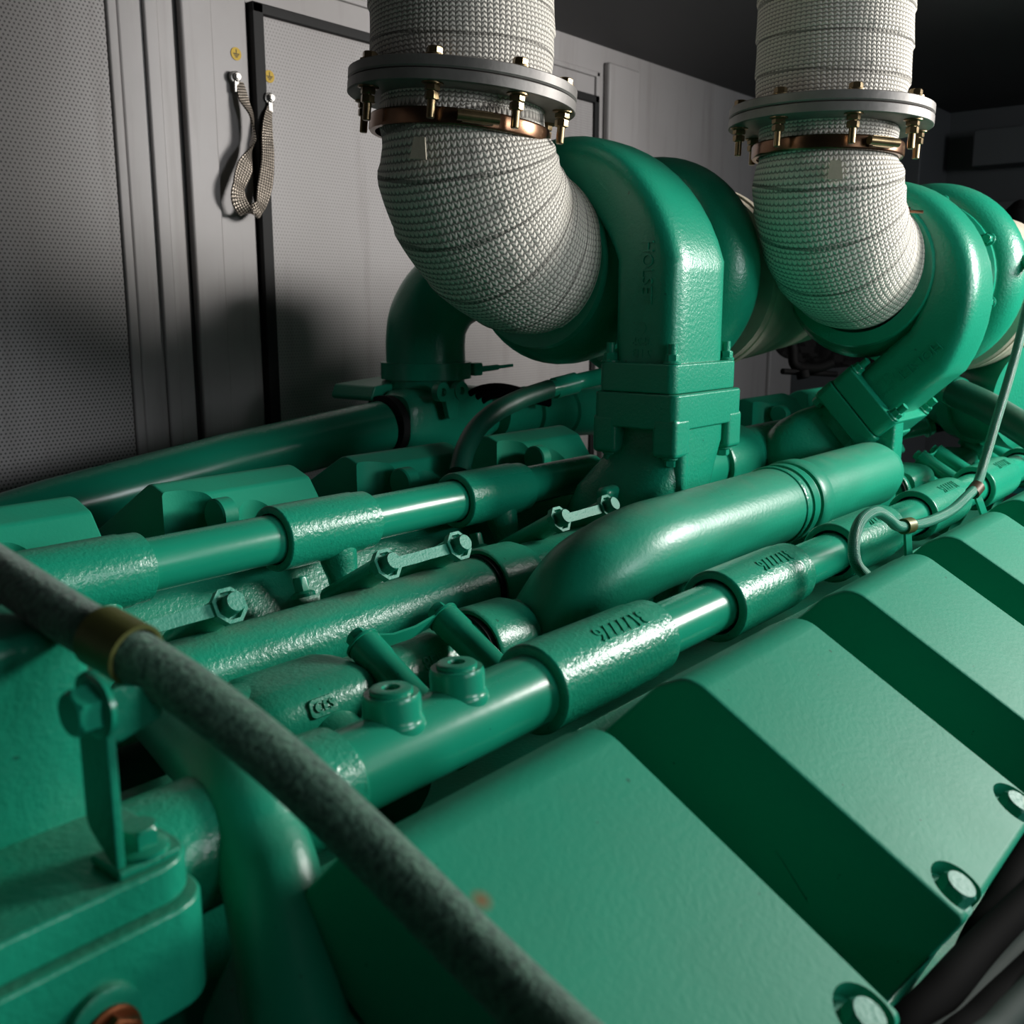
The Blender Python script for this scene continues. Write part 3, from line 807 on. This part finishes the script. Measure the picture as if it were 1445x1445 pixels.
# ------------------------------------------------------------------ insulated exhaust elbows and pipes
PR = .083
def exhaust(px, py, zf, ax_z, xend, lab_e, lab_p, tang, tilt=0, PR=.083):
    fh = V((FW.x, FW.y, 0)).normalized(); RM = Matrix.Rotation(math.radians(tilt), 4, fh)
    TM = Matrix.Translation((px, py, zf)) @ RM @ Matrix.Translation((-px, -py, -zf)); tn = (RM @ V((0, 0, 1, 0))).to_3d()
    def tl(b):
        bmesh.ops.transform(b, matrix=TM, verts=b.verts[:]); return b
    # elbow: from under the flange down and round into +X
    rb = xend - px if (xend - px) < (zf - ax_z) else (zf - ax_z)
    rb = min(xend - px, zf - .028 - ax_z)
    t = thing('exhaust_elbow', lab_e, 'exhaust elbow', (px, py, ax_z), 'wrapped exhaust elbows')
    c0_ = V((px, py, zf)); pth = [c0_ - tn * .010, c0_ - tn * .022]
    c = V((px + rb, py, ax_z + rb))
    pth += arc(c, -X, -Z, 0.0, PI / 2, rb, 40)
    pth += [V((xend + .004, py, ax_z))]
    L0 = 0
    # resample
    R2 = [pth[0]]
    for a, b_ in zip(pth[:-1], pth[1:]):
        n = max(1, int((b_ - a).length / .003))
        for k in range(1, n + 1): R2.append(a.lerp(b_, k / n))
    rnd = random.Random(int(px * 1000)); ph = [rnd.uniform(0, 6) for _ in range(6)]
    def bf(s, a):
        band = ((s + .0075 * math.sin(a + ph[0]) + .004 * math.sin(2 * a + ph[1])) / .036) % 1.0
        return 1 + .022 * (1 - band) ** 2 - .006 + .007 * math.sin(a * 2 + s * 30 + ph[2]) + .006 * math.sin(a * 3 - s * 47 + ph[3])
    def rf(s):
        return PR * (.90 if s < .03 else .90 + .10 * min(1, (s - .03) / .02)) * (1 - .04 * max(0, (s - .12)) / .15)
    b = tube(R2, rf, 120, None, True, True, bf, Y)
    part('fibre_wrap', b, 'knit', t, 'off-white woven fibre wrap')
    part('lower_flange', tl(lathe([(-.010, .06), (-.010, .1025), (-.009, .104), (-.001, .104), (0, .1025), (0, .06)], (px, py, zf), Z, 72)), 'steel', t, 'bare grey steel flange')
    zc = zf - .033
    bd = part('clamp_band', tl(lathe([(-.007, PR * .93), (-.007, PR * .985), (-.005, PR), (.005, PR), (.007, PR * .985), (.007, PR * .93)], (px, py, zc), Z, 72)), 'bronze', t, 'heat-tinted metal band')
    a = tang; rd = V((math.cos(a), math.sin(a), 0)); tg = V((-math.sin(a), math.cos(a), 0)); o = V((px, py, zc)) + rd * (PR + .003)
    sc = new(); prism(rect(.026, .010), o, tg, Z, rd, -.002, .004, sc); lathe([(-.018, 0), (-.018, .0045), (.018, .0045), (.018, 0)], o + rd * .004, tg, 12, sc); fixn(sc)
    part('band_screw', tl(sc), 'zinc', bd, 'worm screw')
    for k in range(8):
        a = 2 * PI * k / 8 + tang + .35; p_ = V((px + math.cos(a) * .0935, py + math.sin(a) * .0935, zf))
        bb = hexhead(p_ - Z * .010, -Z, .0066, .0065, 1.4); hexhead(p_ - Z * .0175, -Z, .0062, .0060, 0, 0, bb)
        lathe([(.0, 0), (0, .0036), (.027, .0036), (.028, .003), (.028, 0)], p_ - Z * .010, -Z, 14, bb); fixn(bb)
        part('flange_nut', tl(bb), 'zinc', t, 'yellow zinc nut and stud')
        bb = hexhead(p_ + Z * .0105, Z, .0066, .0075, 1.3); part('bolt_head', tl(bb), 'zinc', t, 'yellow zinc bolt head')
    tab = new(); 
    rd = V((math.cos(tang - .55), math.sin(tang - .55), 0)); o = V((px, py, zf - .052)) + rd * (PR + .0015); tg = Z.cross(rd)
    loft(tab, [[o + tg * -.006, o + tg * .004, o + tg * .004 + rd * .002, o + tg * -.006 + rd * .002], [o + tg * -.008 - Z * .018 + rd * .001, o + tg * .007 - Z * .018 + rd * .001, o + tg * .007 - Z * .018 + rd * .003, o + tg * -.008 - Z * .018 + rd * .003]]); fixn(tab)
    part('wrap_tail', tl(tab), 'cream', t)
    # straight pipe above
    t2 = thing('exhaust_pipe', lab_p, 'exhaust pipe', (px, py, zf + .2), 'wrapped exhaust pipes')
    part('upper_flange', tl(lathe([(.0006, .06), (.0006, .1025), (.0022, .104), (.0095, .104), (.0105, .1025), (.0105, .06)], (px, py, zf), Z, 72)), 'steel', t2, 'bare grey steel flange')
    R2 = [V((px, py, zf + .012 + k * .003)) for k in range(int((CZ - zf) / .003) - 2)]
    b = tube(R2, lambda s: PR * (.96 + .04 * min(1, s / .02)), 120, None, True, True, lambda s, a: bf(s + .01, a + 1), Y)
    part('fibre_wrap', b, 'knit', t2, 'off-white woven fibre wrap')
    return t, t2
exhaust(.737, TY1, .191, TZ1 + .010, .853, 'white-wrapped exhaust elbow entering the left turbocharger', 'white-wrapped vertical exhaust pipe at top centre, above the left elbow', math.radians(-128), 5.0)
exhaust(1.094, TY2 + .002, .195, TZ2 + .010, 1.198, 'white-wrapped exhaust elbow entering the right turbocharger', 'white-wrapped vertical exhaust pipe at top right, above the right elbow', math.radians(-118), 1.2, .078)

# intake ducts of cream canvas
def duct(o, L, r0, r1, label):
    t = thing('intake_duct', label, 'intake duct', o)
    prof = [(0, 0), (0, r0 * .96)]
    for k in range(0, 30):
        f = k / 29; prof.append((f * L, r0 + (r1 - r0) * f + .0025 * math.sin(k * 1.9) * (1 - f)))
    prof += [(L, 0)]
    part('canvas_sleeve', lathe(prof, o, X, 56), 'cream', t)
    part('sleeve_band', lathe([(.010, r0 - .002), (.010, r0 + .0035), (.022, r0 + .0035), (.022, r0 - .002)], o, X, 56), 'cream', t)
    return t
duct((TX1 + .235, TY1 - .02, TZ1 - .012), .30, .108, .082, 'cream canvas intake duct behind the left turbocharger')
duct((TX2 + .225, TY2 - .02, TZ2 - .02), .15, .105, .108, 'cream canvas intake duct behind the right turbocharger, at the right edge')

# ------------------------------------------------------------------ strap links on the far bank
nL = V((0, -.866, .5)); vL = V((0, .5, .866))
def strap_link(xa, xb, label, bend=0.0):
    base = V(((xa + xb) / 2, .532, -.185)); t = thing('lock_strap', label, 'locking strap', base, 'bolt locking straps of the far bank')
    oct_ = lambda r: [(r * math.cos(PI / 8 + PI / 4 * k), r * math.sin(PI / 8 + PI / 4 * k)) for k in range(8)]
    for x in (xa, xb):
        c = V((x, .532, -.185))
        b = new(); prism(oct_(.0122), c, X, vL, nL, 0, .0022, b)
        # raised rim
        loft(b, [[c + X * p[0] + vL * p[1] + nL * .002 for p in oct_(.0122)], [c + X * p[0] + vL * p[1] + nL * .0062 for p in oct_(.0124)], [c + X * p[0] + vL * p[1] + nL * .0062 for p in oct_(.0098)], [c + X * p[0] + vL * p[1] + nL * .002 for p in oct_(.0096)]], False, False); fixn(b)
        part('washer_cup', b, 'boltpaint', t)
        part('bolt', hexhead(c + nL * .002, nL, .0074, .0115, 0, xh=X + vL * .3), 'boltpaint', t)
        sl_ = new(); lathe([(0, 0), (0, .009), (.07, .009), (.07, 0)], c, -nL, 24, sl_); fixn(sl_)
        part('bolt_sleeve', sl_, 'cast', t)
    b = new(); w = .0042; m_ = (xa + xb) / 2
    pts = [(xa + .010, 0), (m_ - .006, -.0006), (m_ + .004, .0012), (xb - .010, .0014)]
    rings = [[V((x, .532, -.185)) + vL * s * w + nL * (.0012 + o + tt) for s, tt in ((-1, 0), (1, 0), (1, .0016), (-1, .0016))] for x, o in pts]
    loft(b, rings); fixn(b); part('strap', b, 'boltpaint', t)
    return t
strap_link(.291, .365, 'bolt locking strap beside the fabric hose clamp, leftmost of three on the far bank')
strap_link(.501, .578, 'bolt locking strap above the long rough runner, middle of three on the far bank')
strap_link(.711, .787, 'bolt locking strap at the foot of the tall pedestal, rightmost of three')
# sleeve bolts on the near bank
nR = V((0, .866, .5)); vR = V((0, -.5, .866))
def sleeve_pair(xa, xb, label):
    tip = V(((xa + xb) / 2, .458, -.2055)); t = thing('sleeve_bolt_pair', label, 'bolt pair', tip, 'sleeve bolts of the near bank')
    for x in (xa, xb):
        c = V((x, .458, -.2055))
        part('spacer_sleeve', lathe([(0, 0), (0, .0105), (.002, .0112), (.016, .0112), (.0175, .0105), (.10, .0105), (.10, 0)], c, -nR, 36), 'smooth', t)
        part('washer', lathe([(0, 0), (0, .0118), (.0016, .0118), (.0016, 0)], c, nR, 28), 'smooth', t)
        part('bolt_head', hexhead(c + nR * .0016, nR, .0072, .008, 0), 'smooth', t)
    m_ = (xa + xb) / 2; b = new()
    pts = [(xa + .008, 0.0), (m_ - .016, -.004), (m_ + .004, -.004), (xb - .008, 0)]
    rings = [[V((x, .458, -.2055)) + vR * s * .0052 + nR * (o + tt) for s, tt in ((-1, .0), (1, .0), (1, .0016), (-1, .0016))] for x, o in pts]
    loft(b, rings); fixn(b); part('strap', b, 'smooth', t)
    return t
s0 = sleeve_pair(.413, .486, 'nearest pair of slanted sleeve bolts joined by a strap, behind the upright plugs')
copy_tree(s0, (PITCH * 5, 0, 0), 'pair of slanted sleeve bolts just right of the leaning pedestal')
copy_tree(s0, (PITCH * 6, 0, 0), 'farthest pair of slanted sleeve bolts, by the rising braided sleeve')

# ------------------------------------------------------------------ charge air pipe on the far side
t = thing('charge_air_pipe', 'long green charge air pipe running along the far wall to the tee', 'pipe', (.7, 1.0, -.18))
part('tube', tube([V((.36, 1.03, -.232)), V((.5, 1.02, -.205)), V((.70, 1.0, -.176)), V((.93, .985, -.153))], .034, 40), 'smooth', t)
t = thing('charge_air_tee', 'green cast tee joining the dark elbow to the charge air pipe', 'pipe tee', (1.02, .99, -.15))
secs = []
for x, ry, rz, e_ in ((.945, .030, .036, 3), (.955, .036, .042, 3), (1.0, .04, .046, 3), (1.06, .04, .046, 3), (1.10, .034, .04, 3), (1.13, .028, .03, 3)):
    secs.append(superell(V((x, .975, -.148)), Y, Z, ry, rz, e_, 40))
b = new(); loft(b, secs); fixn(b); part('tee_body', b, 'cast', t)
part('branch', lathe([(0, .05), (.03, .054), (.075, .054), (.075, 0)], (1.02, .99, -.155), Z, 44), 'cast', t)
part('end_ring', lathe([(0, .03), (0, .040), (.012, .040), (.012, .03)], (.932, .984, -.152), X, 40), 'seal', t, 'dark rubber ring')
fl = new(); prism(roundpoly([(-.075, -.006), (.02, -.006), (.02, .02), (-.065, .014)], .005), (1.0, 1.02, -.115), X, Z, Y, -.02, .06, fl, .002)
part('side_flange', fl, 'cast', t)
lk = new()
pb1, pb2 = onY(618, 553, .925), onY(644, 551, .925)
for p_, r_ in ((pb1, .0125), (pb2, .0125)): lathe([(0, .0), (0, r_), (.010, r_), (.010, .0055), (.004, .005), (.004, 0)], p_, -Y, 24, lk)
prism(roundpoly([(-.016, .004), (.016, .004), (.011, -.036), (-.005, -.036)], .005), pb1.lerp(pb2, .5), X, Z, -Y, 0, .008, lk, .001)
fixn(lk); part('linkage_lever', lk, 'cast', t)
t = thing('charge_air_elbow', 'dark green elbow rising from the tee behind the left white exhaust elbow', 'pipe elbow', (1.02, .99, -.03))
pt = [V((1.022, .99, -.082)), V((1.022, .99, -.04)), V((1.026, .985, -.01)), V((1.045, .97, .022)), V((1.085, .94, .043)), V((1.14, .90, .050)), V((1.22, .86, .052))]
part('elbow_tube', tube(spline(pt, 8), .054, 44), 'cast', t)
part('clamp_band', lathe([(-.011, .054), (-.011, .062), (.011, .062), (.011, .054)], (1.022, .99, -.083), Z, 48), 'smooth', t)
cb = new(); cpos = V((1.076, .955, -.083)); box(cpos - V((.006, .012, .009)), cpos + V((.012, .004, .009)), .003, cb)
lathe([(0, 0), (0, .0045), (.030, .0038), (.032, .0025), (.052, .0022), (.052, 0)], cpos + V((.008, -.004, -.001)), V((.8, -.55, .1)), 12, cb); fixn(cb)
part('clamp_bolt', cb, 'smooth', t)
t = thing('charge_air_pipe', 'short green charge air pipe between the tee and the tall pedestal', 'pipe', (1.3, .95, -.16))
part('tube', lathe([(0, 0), (0, .033), (.07, .033), (.07, .040), (.135, .040), (.137, .036), (.15, .036), (.152, .041), (.40, .043), (.42, .03), (.42, 0)], (1.13, .96, -.152), V((1, -.05, -.03)), 44), 'cast', t)
# black loom lying on the tee
t = thing('wiring_loom', 'black wiring loom lying behind the green oil hose on the tee', 'cable', (1.15, .93, -.1))
for k in range(3):
    P_ = [onY(655 + k * 9, 562 + k * 5, .95), onY(675 + k * 9, 549 + k * 5, .93), onY(705 + k * 8, 545 + k * 6, .91), onY(740, 552 + k * 5, .90), onY(775, 562 + k * 4, .9)]
    part('wire', tube(spline(P_, 6), .0045, 12), 'black', t)
# oil hose arching to the turbocharger
t = thing('oil_hose', 'dark green oil hose arching from the far bank to the tall pedestal', 'hose', onY(700, 580, .72))
Ph = [onY(648, 668, .69), onY(656, 636, .70), onY(672, 606, .71), onY(698, 582, .71), onY(735, 563, .71), onY(775, 549, .71)]
part('hose', tube(spline(Ph, 8), .0108, 24), 'hosegreen', t)
Pf = [onY(770, 551, .71), onY(815, 539, .70), onY(850, 531, .68)]
part('hose_end', tube(spline(Pf, 5), .0098, 24), 'smooth', t)
part('crimp_collar', tube([onY(782, 548, .71), onY(812, 540, .701)], .0122, 24), 'smooth', t)

# ------------------------------------------------------------------ background at far right and middle
t = thing('charge_air_pipe', 'dark green compressor outlet with wide clamp at the right edge', 'pipe', at(1400, 540, 1.55))
a_, b_ = at(1330, 480, 1.62), at(1470, 520, 1.38)
part('outlet_body', tube([at(1300, 500, 1.66), at(1400, 545, 1.55)], .088, 44), 'cast', t)
part('outlet_body', tube([at(1396, 545, 1.55), at(1470, 560, 1.45)], .082, 44), 'cast', t)
part('clamp_band', tube([at(1384, 538, 1.565), at(1402, 544, 1.545)], .092, 48), 'smooth', t)
part('band_screw', box(at(1392, 488, 1.46) - V((.02, .012, .012)), at(1392, 488, 1.46) + V((.02, .012, .012)), .004), 'smooth', t)
t = thing('oil_hose', 'dark green hose slanting down to the right edge below the compressor outlet', 'hose', at(1380, 570, 1.4))
part('hose', tube(spline([at(1345, 552, 1.45), at(1400, 578, 1.40), at(1470, 622, 1.32)], 8), .0205, 28), 'hosegreen', t)
part('hose_end', tube([at(1300, 528, 1.52), at(1325, 541, 1.48)], .015, 24), 'smooth', t)
part('crimp_collar', tube([at(1322, 540, 1.485), at(1352, 555, 1.445)], .022, 28), 'smooth', t)
t = thing('side_panel', 'flat teal engine panel behind the farthest sleeve bolts', 'panel', at(1410, 620, 2.0))
pp = [at(1350, 690, 2.0), at(1385, 575, 2.0), at(1480, 600, 1.9), at(1480, 700, 1.9)]
b = new(); loft(b, [pp, [p_ + X * .03 for p_ in pp]]); fixn(b)
part('panel', b, 'teal', t, None, 20)
part('edge_fold', box(at(1432, 640, 1.9) - V((.02, .03, .06)), at(1432, 640, 1.9) + V((.02, .03, .06)), .004), 'teal', t)
t = thing('sensor', 'small dark sensor with hex collar standing in the dark gap right of the leaning pedestal', 'sensor', at(1290, 605, 1.6))
sa, sb = at(1265, 612, 1.6), at(1306, 603, 1.6); sn = (sb - sa).normalized()
part('stem', tube([at(1250, 616, 1.6), sb], .011, 20), 'cast', t)
part('hex_collar', hexhead(sb, sn, .014, .012, 1.15), 'smooth', t)
part('connector', tube([sb + sn * .01, sb + sn * .035], .012, 20), 'black', t)
t = thing('filter_bracket', 'black bracket and rod in the gap between the two turbochargers', 'bracket', at(1140, 490, 1.9))
fb = new()
tube(spline([at(1112, 470, 1.9), at(1118, 492, 1.9), at(1122, 516, 1.9), at(1150, 520, 1.9), at(1175, 512, 1.9)], 6), .009, 14, fb)
part('loop', fb, 'black', t)
part('rod', tube([at(1104, 524, 1.88), at(1180, 528, 1.95)], .0055, 12), 'black', t)
blb = [superell(at(1165 + 24 * k, 474 + 3 * k, 1.95), UP, RT, .062 - .006 * abs(k), .05, 2.6, 28) for k in (-1.6, -1, 0, 1, 2, 3.4)]
b = new(); loft(b, blb); fixn(b); part('housing', b, 'black', t)
part('knob', tube([at(1132, 524, 1.88), at(1134, 534, 1.88)], .012, 14), 'black', t)
t = thing('breather_cap', 'black breather cap with white band at the right edge behind the right turbocharger', 'cap', at(1440, 300, 1.75))
o = at(1440, 322, 1.75)
part('cap', lathe([(0, 0), (0, .03), (.024, .034), (.034, .022), (.044, .012), (.05, 0)], o, UP, 28), 'black', t)
part('neck', lathe([(-.20, 0), (-.20, .016), (-.02, .016), (-.02, 0)], o, UP, 20), 'black', t)
part('band', lathe([(-.02, 0), (-.02, .022), (0, .022), (0, 0)], o, UP, 28), 'white', t, 'white band')
t = thing('oil_line', 'thin green hose tied with clips across the edge of the right turbocharger', 'hose', at(1420, 330, 1.3))
part('hose', tube(spline([at(1372, 300, 1.30), at(1395, 332, 1.29), at(1420, 350, 1.27), at(1460, 380, 1.24)], 8), .0058, 16), 'smooth', t)
part('cable_tie', tube([at(1424, 352, 1.262), at(1428, 326, 1.262)], .002, 8), 'smooth', t)
part('cable_tie', tube(spline([at(1400, 338, 1.272), at(1412, 380, 1.28), at(1395, 440, 1.28)], 6), .003, 8), 'smooth', t)
part('clip', box(at(1400, 405, 1.29) - V((.008, .008, .012)), at(1400, 405, 1.29) + V((.008, .008, .012)), .002), 'black', t)
t = thing('probe', 'thin bronze probe sticking out beside the right white elbow', 'probe', at(1290, 299, 1.09))
pa_, pb_ = at(1276, 298, 1.10), at(1303, 299, 1.09)
part('rod', tube([pa_, pb_], .0016, 10), 'bronze', t)
part('nut', hexhead(pa_, (pb_ - pa_), .0045, .006, 1.2), 'bronze', t)

# ------------------------------------------------------------------ braided sleeve with clips
t = thing('braided_sleeve', 'green braided sleeve looping over the near coolant pipe and rising at right', 'cable', at(1280, 745, .9))
W = [(1222, 812, .80), (1208, 795, .79), (1205, 765, .79), (1214, 736, .80), (1234, 722, .82), (1252, 730, .84), (1266, 742, .86), (1282, 742, .875), (1310, 736, .90), (1340, 722, .935), (1362, 703, .96), (1378, 685, .985), (1388, 655, 1.0), (1404, 600, 1.01), (1422, 540, 1.02), (1436, 490, 1.03), (1450, 430, 1.04)]
part('sleeve', tube(spline([at(*w) for w in W], 8), .0046, 18, None, True, True), 'wirebraid', t)
for (x, y, d), sx in (((1280, 742, .873), 1), ((1376, 691, .981), -1)):
    c = at(x, y, d); tg = (at(x + 20, y - (4 if sx > 0 else 24), d + .015) - c).normalized()
    ct = thing('hose_clip', 'olive clip holding the braided sleeve, lower left of the two' if sx > 0 else 'brown clip holding the braided sleeve, upper right of the two', 'clip', c, 'clips on the braided sleeve')
    part('clip_band', lathe([(-.006, .0048), (-.006, .0068), (.006, .0068), (.006, .0048)], c, tg, 24), 'clip' if sx > 0 else 'clipbrown', ct)
    lg = new(); s_ = tg.cross(UP).normalized(); dn = tg.cross(s_).normalized()
    if dn.z > 0: dn = -dn
    prism(rect(.010, .030), c + dn * .019, tg, dn, tg.cross(dn), -.0012, .0012, lg, .0003)
    part('clip_leg', lg, 'smooth', ct)

# ------------------------------------------------------------------ foreground: fabric hose, clamp, housing
t = single('fabric_hose', tube(spline([at(-130, 700, .43), at(-60, 765, .40), at(30, 828, .365), at(110, 880, .345), at(170, 914, .334), at(280, 985, .325), at(400, 1080, .317), at(520, 1192, .305), at(640, 1312, .287), at(750, 1420, .268), at(850, 1515, .25)], 10), .0088, 32, None, True, True),
           'fabric', 'thick dark green fabric-covered hose crossing the foreground diagonally', 'hose')
cl = at(166, 910, .3345); tg = (at(172, 915, .334) - at(110, 880, .345)).normalized()
t = thing('hose_bracket', 'green angle bracket with clamp holding the thick fabric hose', 'bracket', at(180, 1240, .325))
part('clamp_band', lathe([(-.0085, .0090), (-.0085, .0105), (.0095, .0105), (.0095, .0090)], cl, tg, 36), 'clip', t, 'olive clamp band')
# vertical plate in the plane X = const
foot = at(180, 1240, .325); top = at(158, 975, .332)
xp = foot.x; ztop = onX(165, 965, xp).z; zbot = foot.z; yp = foot.y
pl_ = roundpoly([(yp, zbot + .003), (yp + .0175, zbot + .014), (yp + .0175, ztop - .002), (yp + .009, ztop + .003), (yp, ztop - .004)], [.001, .008, .006, .006, .004])
part('upright_plate', prism(pl_, (xp, 0, 0), Y, Z, X, -.0032, 0, None, .0006), 'cast', t)
part('foot_plate', box((xp - .003, yp - .0005, zbot), (xp + .019, yp + .0175, zbot + .0032), .001), 'cast', t)
bf_ = V((xp + .0095, yp + .0085, zbot + .003))
part('foot_bolt', hexhead(bf_, Z, .0068, .009, 1.4), 'smooth', t)
cbp = onX(140, 995, xp - .0032); part('clamp_bolt', hexhead(V((xp - .0032, cbp.y - .0005, cbp.z)), -X, .0078, .010, 1.3), 'smooth', t)
part('tab', prism(roundpoly([(0, 0), (.017, .004), (.017, .014), (.004, .018), (0, .018)], .002), V((xp, yp + .001, ztop - .021)), X, Z, Y, 0, .003, None, .0005), 'cast', t)
bt = zbot - .0002
t = thing('thermostat_housing', 'green cast housing at bottom left carrying the hose bracket', 'housing', (xp - .08, yp + .03, bt - .05))
Bx0, Bx1 = -.05, xp + .026
pl_ = roundpoly([(Bx0, yp - .003), (Bx1, yp - .003), (Bx1, yp + .06), (Bx0, yp + .06)], [0, .016, .016, 0], 8)
part('housing_top', prism(pl_, (0, 0, 0), X, Y, Z, bt - .014, bt, None, .0016), 'cast', t)
pl_ = roundpoly([(Bx0, yp - .006), (Bx1 + .003, yp - .006), (Bx1 + .003, yp + .06), (Bx0, yp + .06)], [0, .016, .016, 0], 8)
part('housing_body', prism(pl_, (0, 0, 0), X, Y, Z, bt - .052, bt - .015, None, .0016), 'cast', t)
pl_ = roundpoly([(Bx0, yp + .002), (Bx1 - .02, yp + .002), (Bx1 - .02, yp + .06), (Bx0, yp + .06)], [0, .016, .016, 0], 8)
part('housing_base', prism(pl_, (0, 0, 0), X, Y, Z, bt - .16, bt - .050, None, .0016), 'cast', t)
pg = onY(146, 1445, yp - .006)
part('plug_boss', lathe([(-.004, 0), (-.004, .014), (.003, .013), (.004, .0105), (.004, 0)], pg, -Y, 32), 'cast', t)
part('brass_plug', hexhead(pg + V((0, -.004, -.002)), -Y, .0085, .007, 1.15), 'brass', t, 'brass hex plug')
t = single('end_cover', box((-.10, yp + .050, bt - .05), (onY(118, 1000, yp + .06).x, yp + .10, onY(60, 893, yp + .05).z), .006), 'cast', 'plain bright green end cover behind the hose bracket at the left edge', 'cover')
sb_ = at(92, 908, .40); t = single('cap_bolt', hexhead(sb_, V((.2, -.6, .4)), .007, .009, 1.3), 'smooth', 'small shiny bolt head just under the fabric hose at left', 'bolt')
t = thing('water_pipe', 'thick bright green pipe descending out of the bottom edge, left of the near rocker cover', 'pipe', at(390, 1300, .385))
Pw = [at(185, 985, .58), at(232, 1015, .53), at(278, 1048, .475), at(316, 1084, .432), at(344, 1126, .412), at(364, 1185, .402), at(385, 1250, .392), at(408, 1380, .378), at(440, 1540, .36)]
part('tube', tube(spline(Pw, 8), lambda s: .0188 * min(1, .72 + s * 2.2), 40), 'bigpipe', t)
t = thing('pump_housing', 'dark green casting under the fabric hose, left of the thick water pipe', 'housing', at(250, 1200, .47))
a_ = at(240, 1150, .475)
part('casting', prism(roundpoly([(-.05, 0), (.030, 0), (.030, -.16), (-.05, -.16)], .006), V((a_.x, a_.y, a_.z + .006)), X, Z, Y, -.02, .03, None, .003), 'cast', t)
part('flange', prism(roundpoly([(-.05, 0), (.012, 0), (.012, -.16), (-.05, -.16)], .006), V((a_.x, a_.y - .026, a_.z - .012)), X, Z, Y, -.01, .01, None, .003), 'cast', t)

# loose cables at the lower right
cab = [([(1252, 1490, .40), (1325, 1405, .43), (1385, 1338, .47), (1475, 1250, .53)], .0085, 'cable', 'black cable nearest the rocker covers at the bottom right corner'),
       ([(1282, 1510, .39), (1354, 1428, .43), (1404, 1372, .46), (1487, 1292, .51)], .0052, 'cablegrey', 'thin dark green cable between the black cables at the bottom right'),
       ([(1320, 1510, .385), (1385, 1442, .42), (1430, 1396, .45), (1500, 1330, .49)], .008, 'cable', 'black cable below the thin green cable at the bottom right'),
       ([(1355, 1510, .38), (1405, 1452, .41), (1450, 1405, .435), (1500, 1350, .46)], .0062, 'cablegrey', 'dark green cable in the very bottom right corner'),
       ([(1378, 1345, .50), (1412, 1285, .53), (1440, 1228, .57), (1475, 1150, .62)], .010, 'cable', 'black cable rising along the right edge beside the bolt corners')]
def run_on(pts):
    P = [at(*p_) for p_ in pts]; e = P[-1] - P[-2]; b = P[0] - P[1]
    e = V((max(.06, e.x), e.y * .3, -.02)); b = V((min(-.05, b.x), b.y * .3, -.03))
    return [P[0] + b * 3, P[0] + b] + P + [P[-1] + e, P[-1] + e * 2 + V((0, 0, -.04)), P[-1] + e * 4 + V((0, 0, -.12))]
for pts, r_, m_, lb in cab: single('cable', tube(spline(run_on(pts), 8), r_, 20), m_, lb, 'cable', 'loose cables at the lower right')

# ------------------------------------------------------------------ light
def area(name, loc, target, size, power, col, sizey=None):
    l = bpy.data.lights.new(name, 'AREA'); l.energy = power; l.color = col
    l.shape = 'RECTANGLE' if sizey else 'DISK'; l.size = size
    if sizey: l.size_y = sizey
    o = bpy.data.objects.new(name, l); o.location = loc
    o.rotation_euler = (V(target) - V(loc)).to_track_quat('-Z', 'Y').to_euler(); link(o); return o
sp_l = bpy.data.lights.new('work_lamp', 'SPOT'); sp_l.energy = 162; sp_l.color = (1.0, .97, .93)
sp_l.shadow_soft_size = .24; sp_l.spot_size = math.radians(132); sp_l.spot_blend = .95
so = bpy.data.objects.new('work_lamp', sp_l); so.location = (1.9, -.5, .42); link(so)
so.rotation_euler = (V((.55, .75, .0)) - V(so.location)).to_track_quat('-Z', 'Y').to_euler()
area('doorway_light', (1.22, -1.7, .38), (.8, .6, 0), .7, 19, (.94, .97, 1.0), .5)
area('added_side_fill', (.2, -1.6, .12), (.3, .3, -.2), .6, 2.2, (.92, .97, 1.0), .5)  # added weak fill without a real opening, brightens water pipe and lower left
w = bpy.data.worlds.new('World'); SC.world = w; w.use_nodes = True
w.node_tree.nodes['Background'].inputs[0].default_value = (.75, .85, .9, 1); w.node_tree.nodes['Background'].inputs[1].default_value = .016

# ------------------------------------------------------------------ camera
cam = bpy.data.cameras.new('camera'); co = bpy.data.objects.new('camera', cam); link(co)
cam.sensor_width = 36; cam.lens = 36; cam.clip_start = .01
co.matrix_world = Matrix(((RT.x, UP.x, -FW.x, 0), (RT.y, UP.y, -FW.y, 0), (RT.z, UP.z, -FW.z, 0), (0, 0, 0, 1)))
cam.dof.use_dof = True; cam.dof.focus_distance = .85; cam.dof.aperture_fstop = 14
SC.camera = co
vs = SC.view_settings
SC.display_settings.display_device = 'sRGB'
vs.view_transform = 'Standard'; vs.look = 'None'; vs.exposure = 0; vs.gamma = 1; vs.use_curve_mapping = False
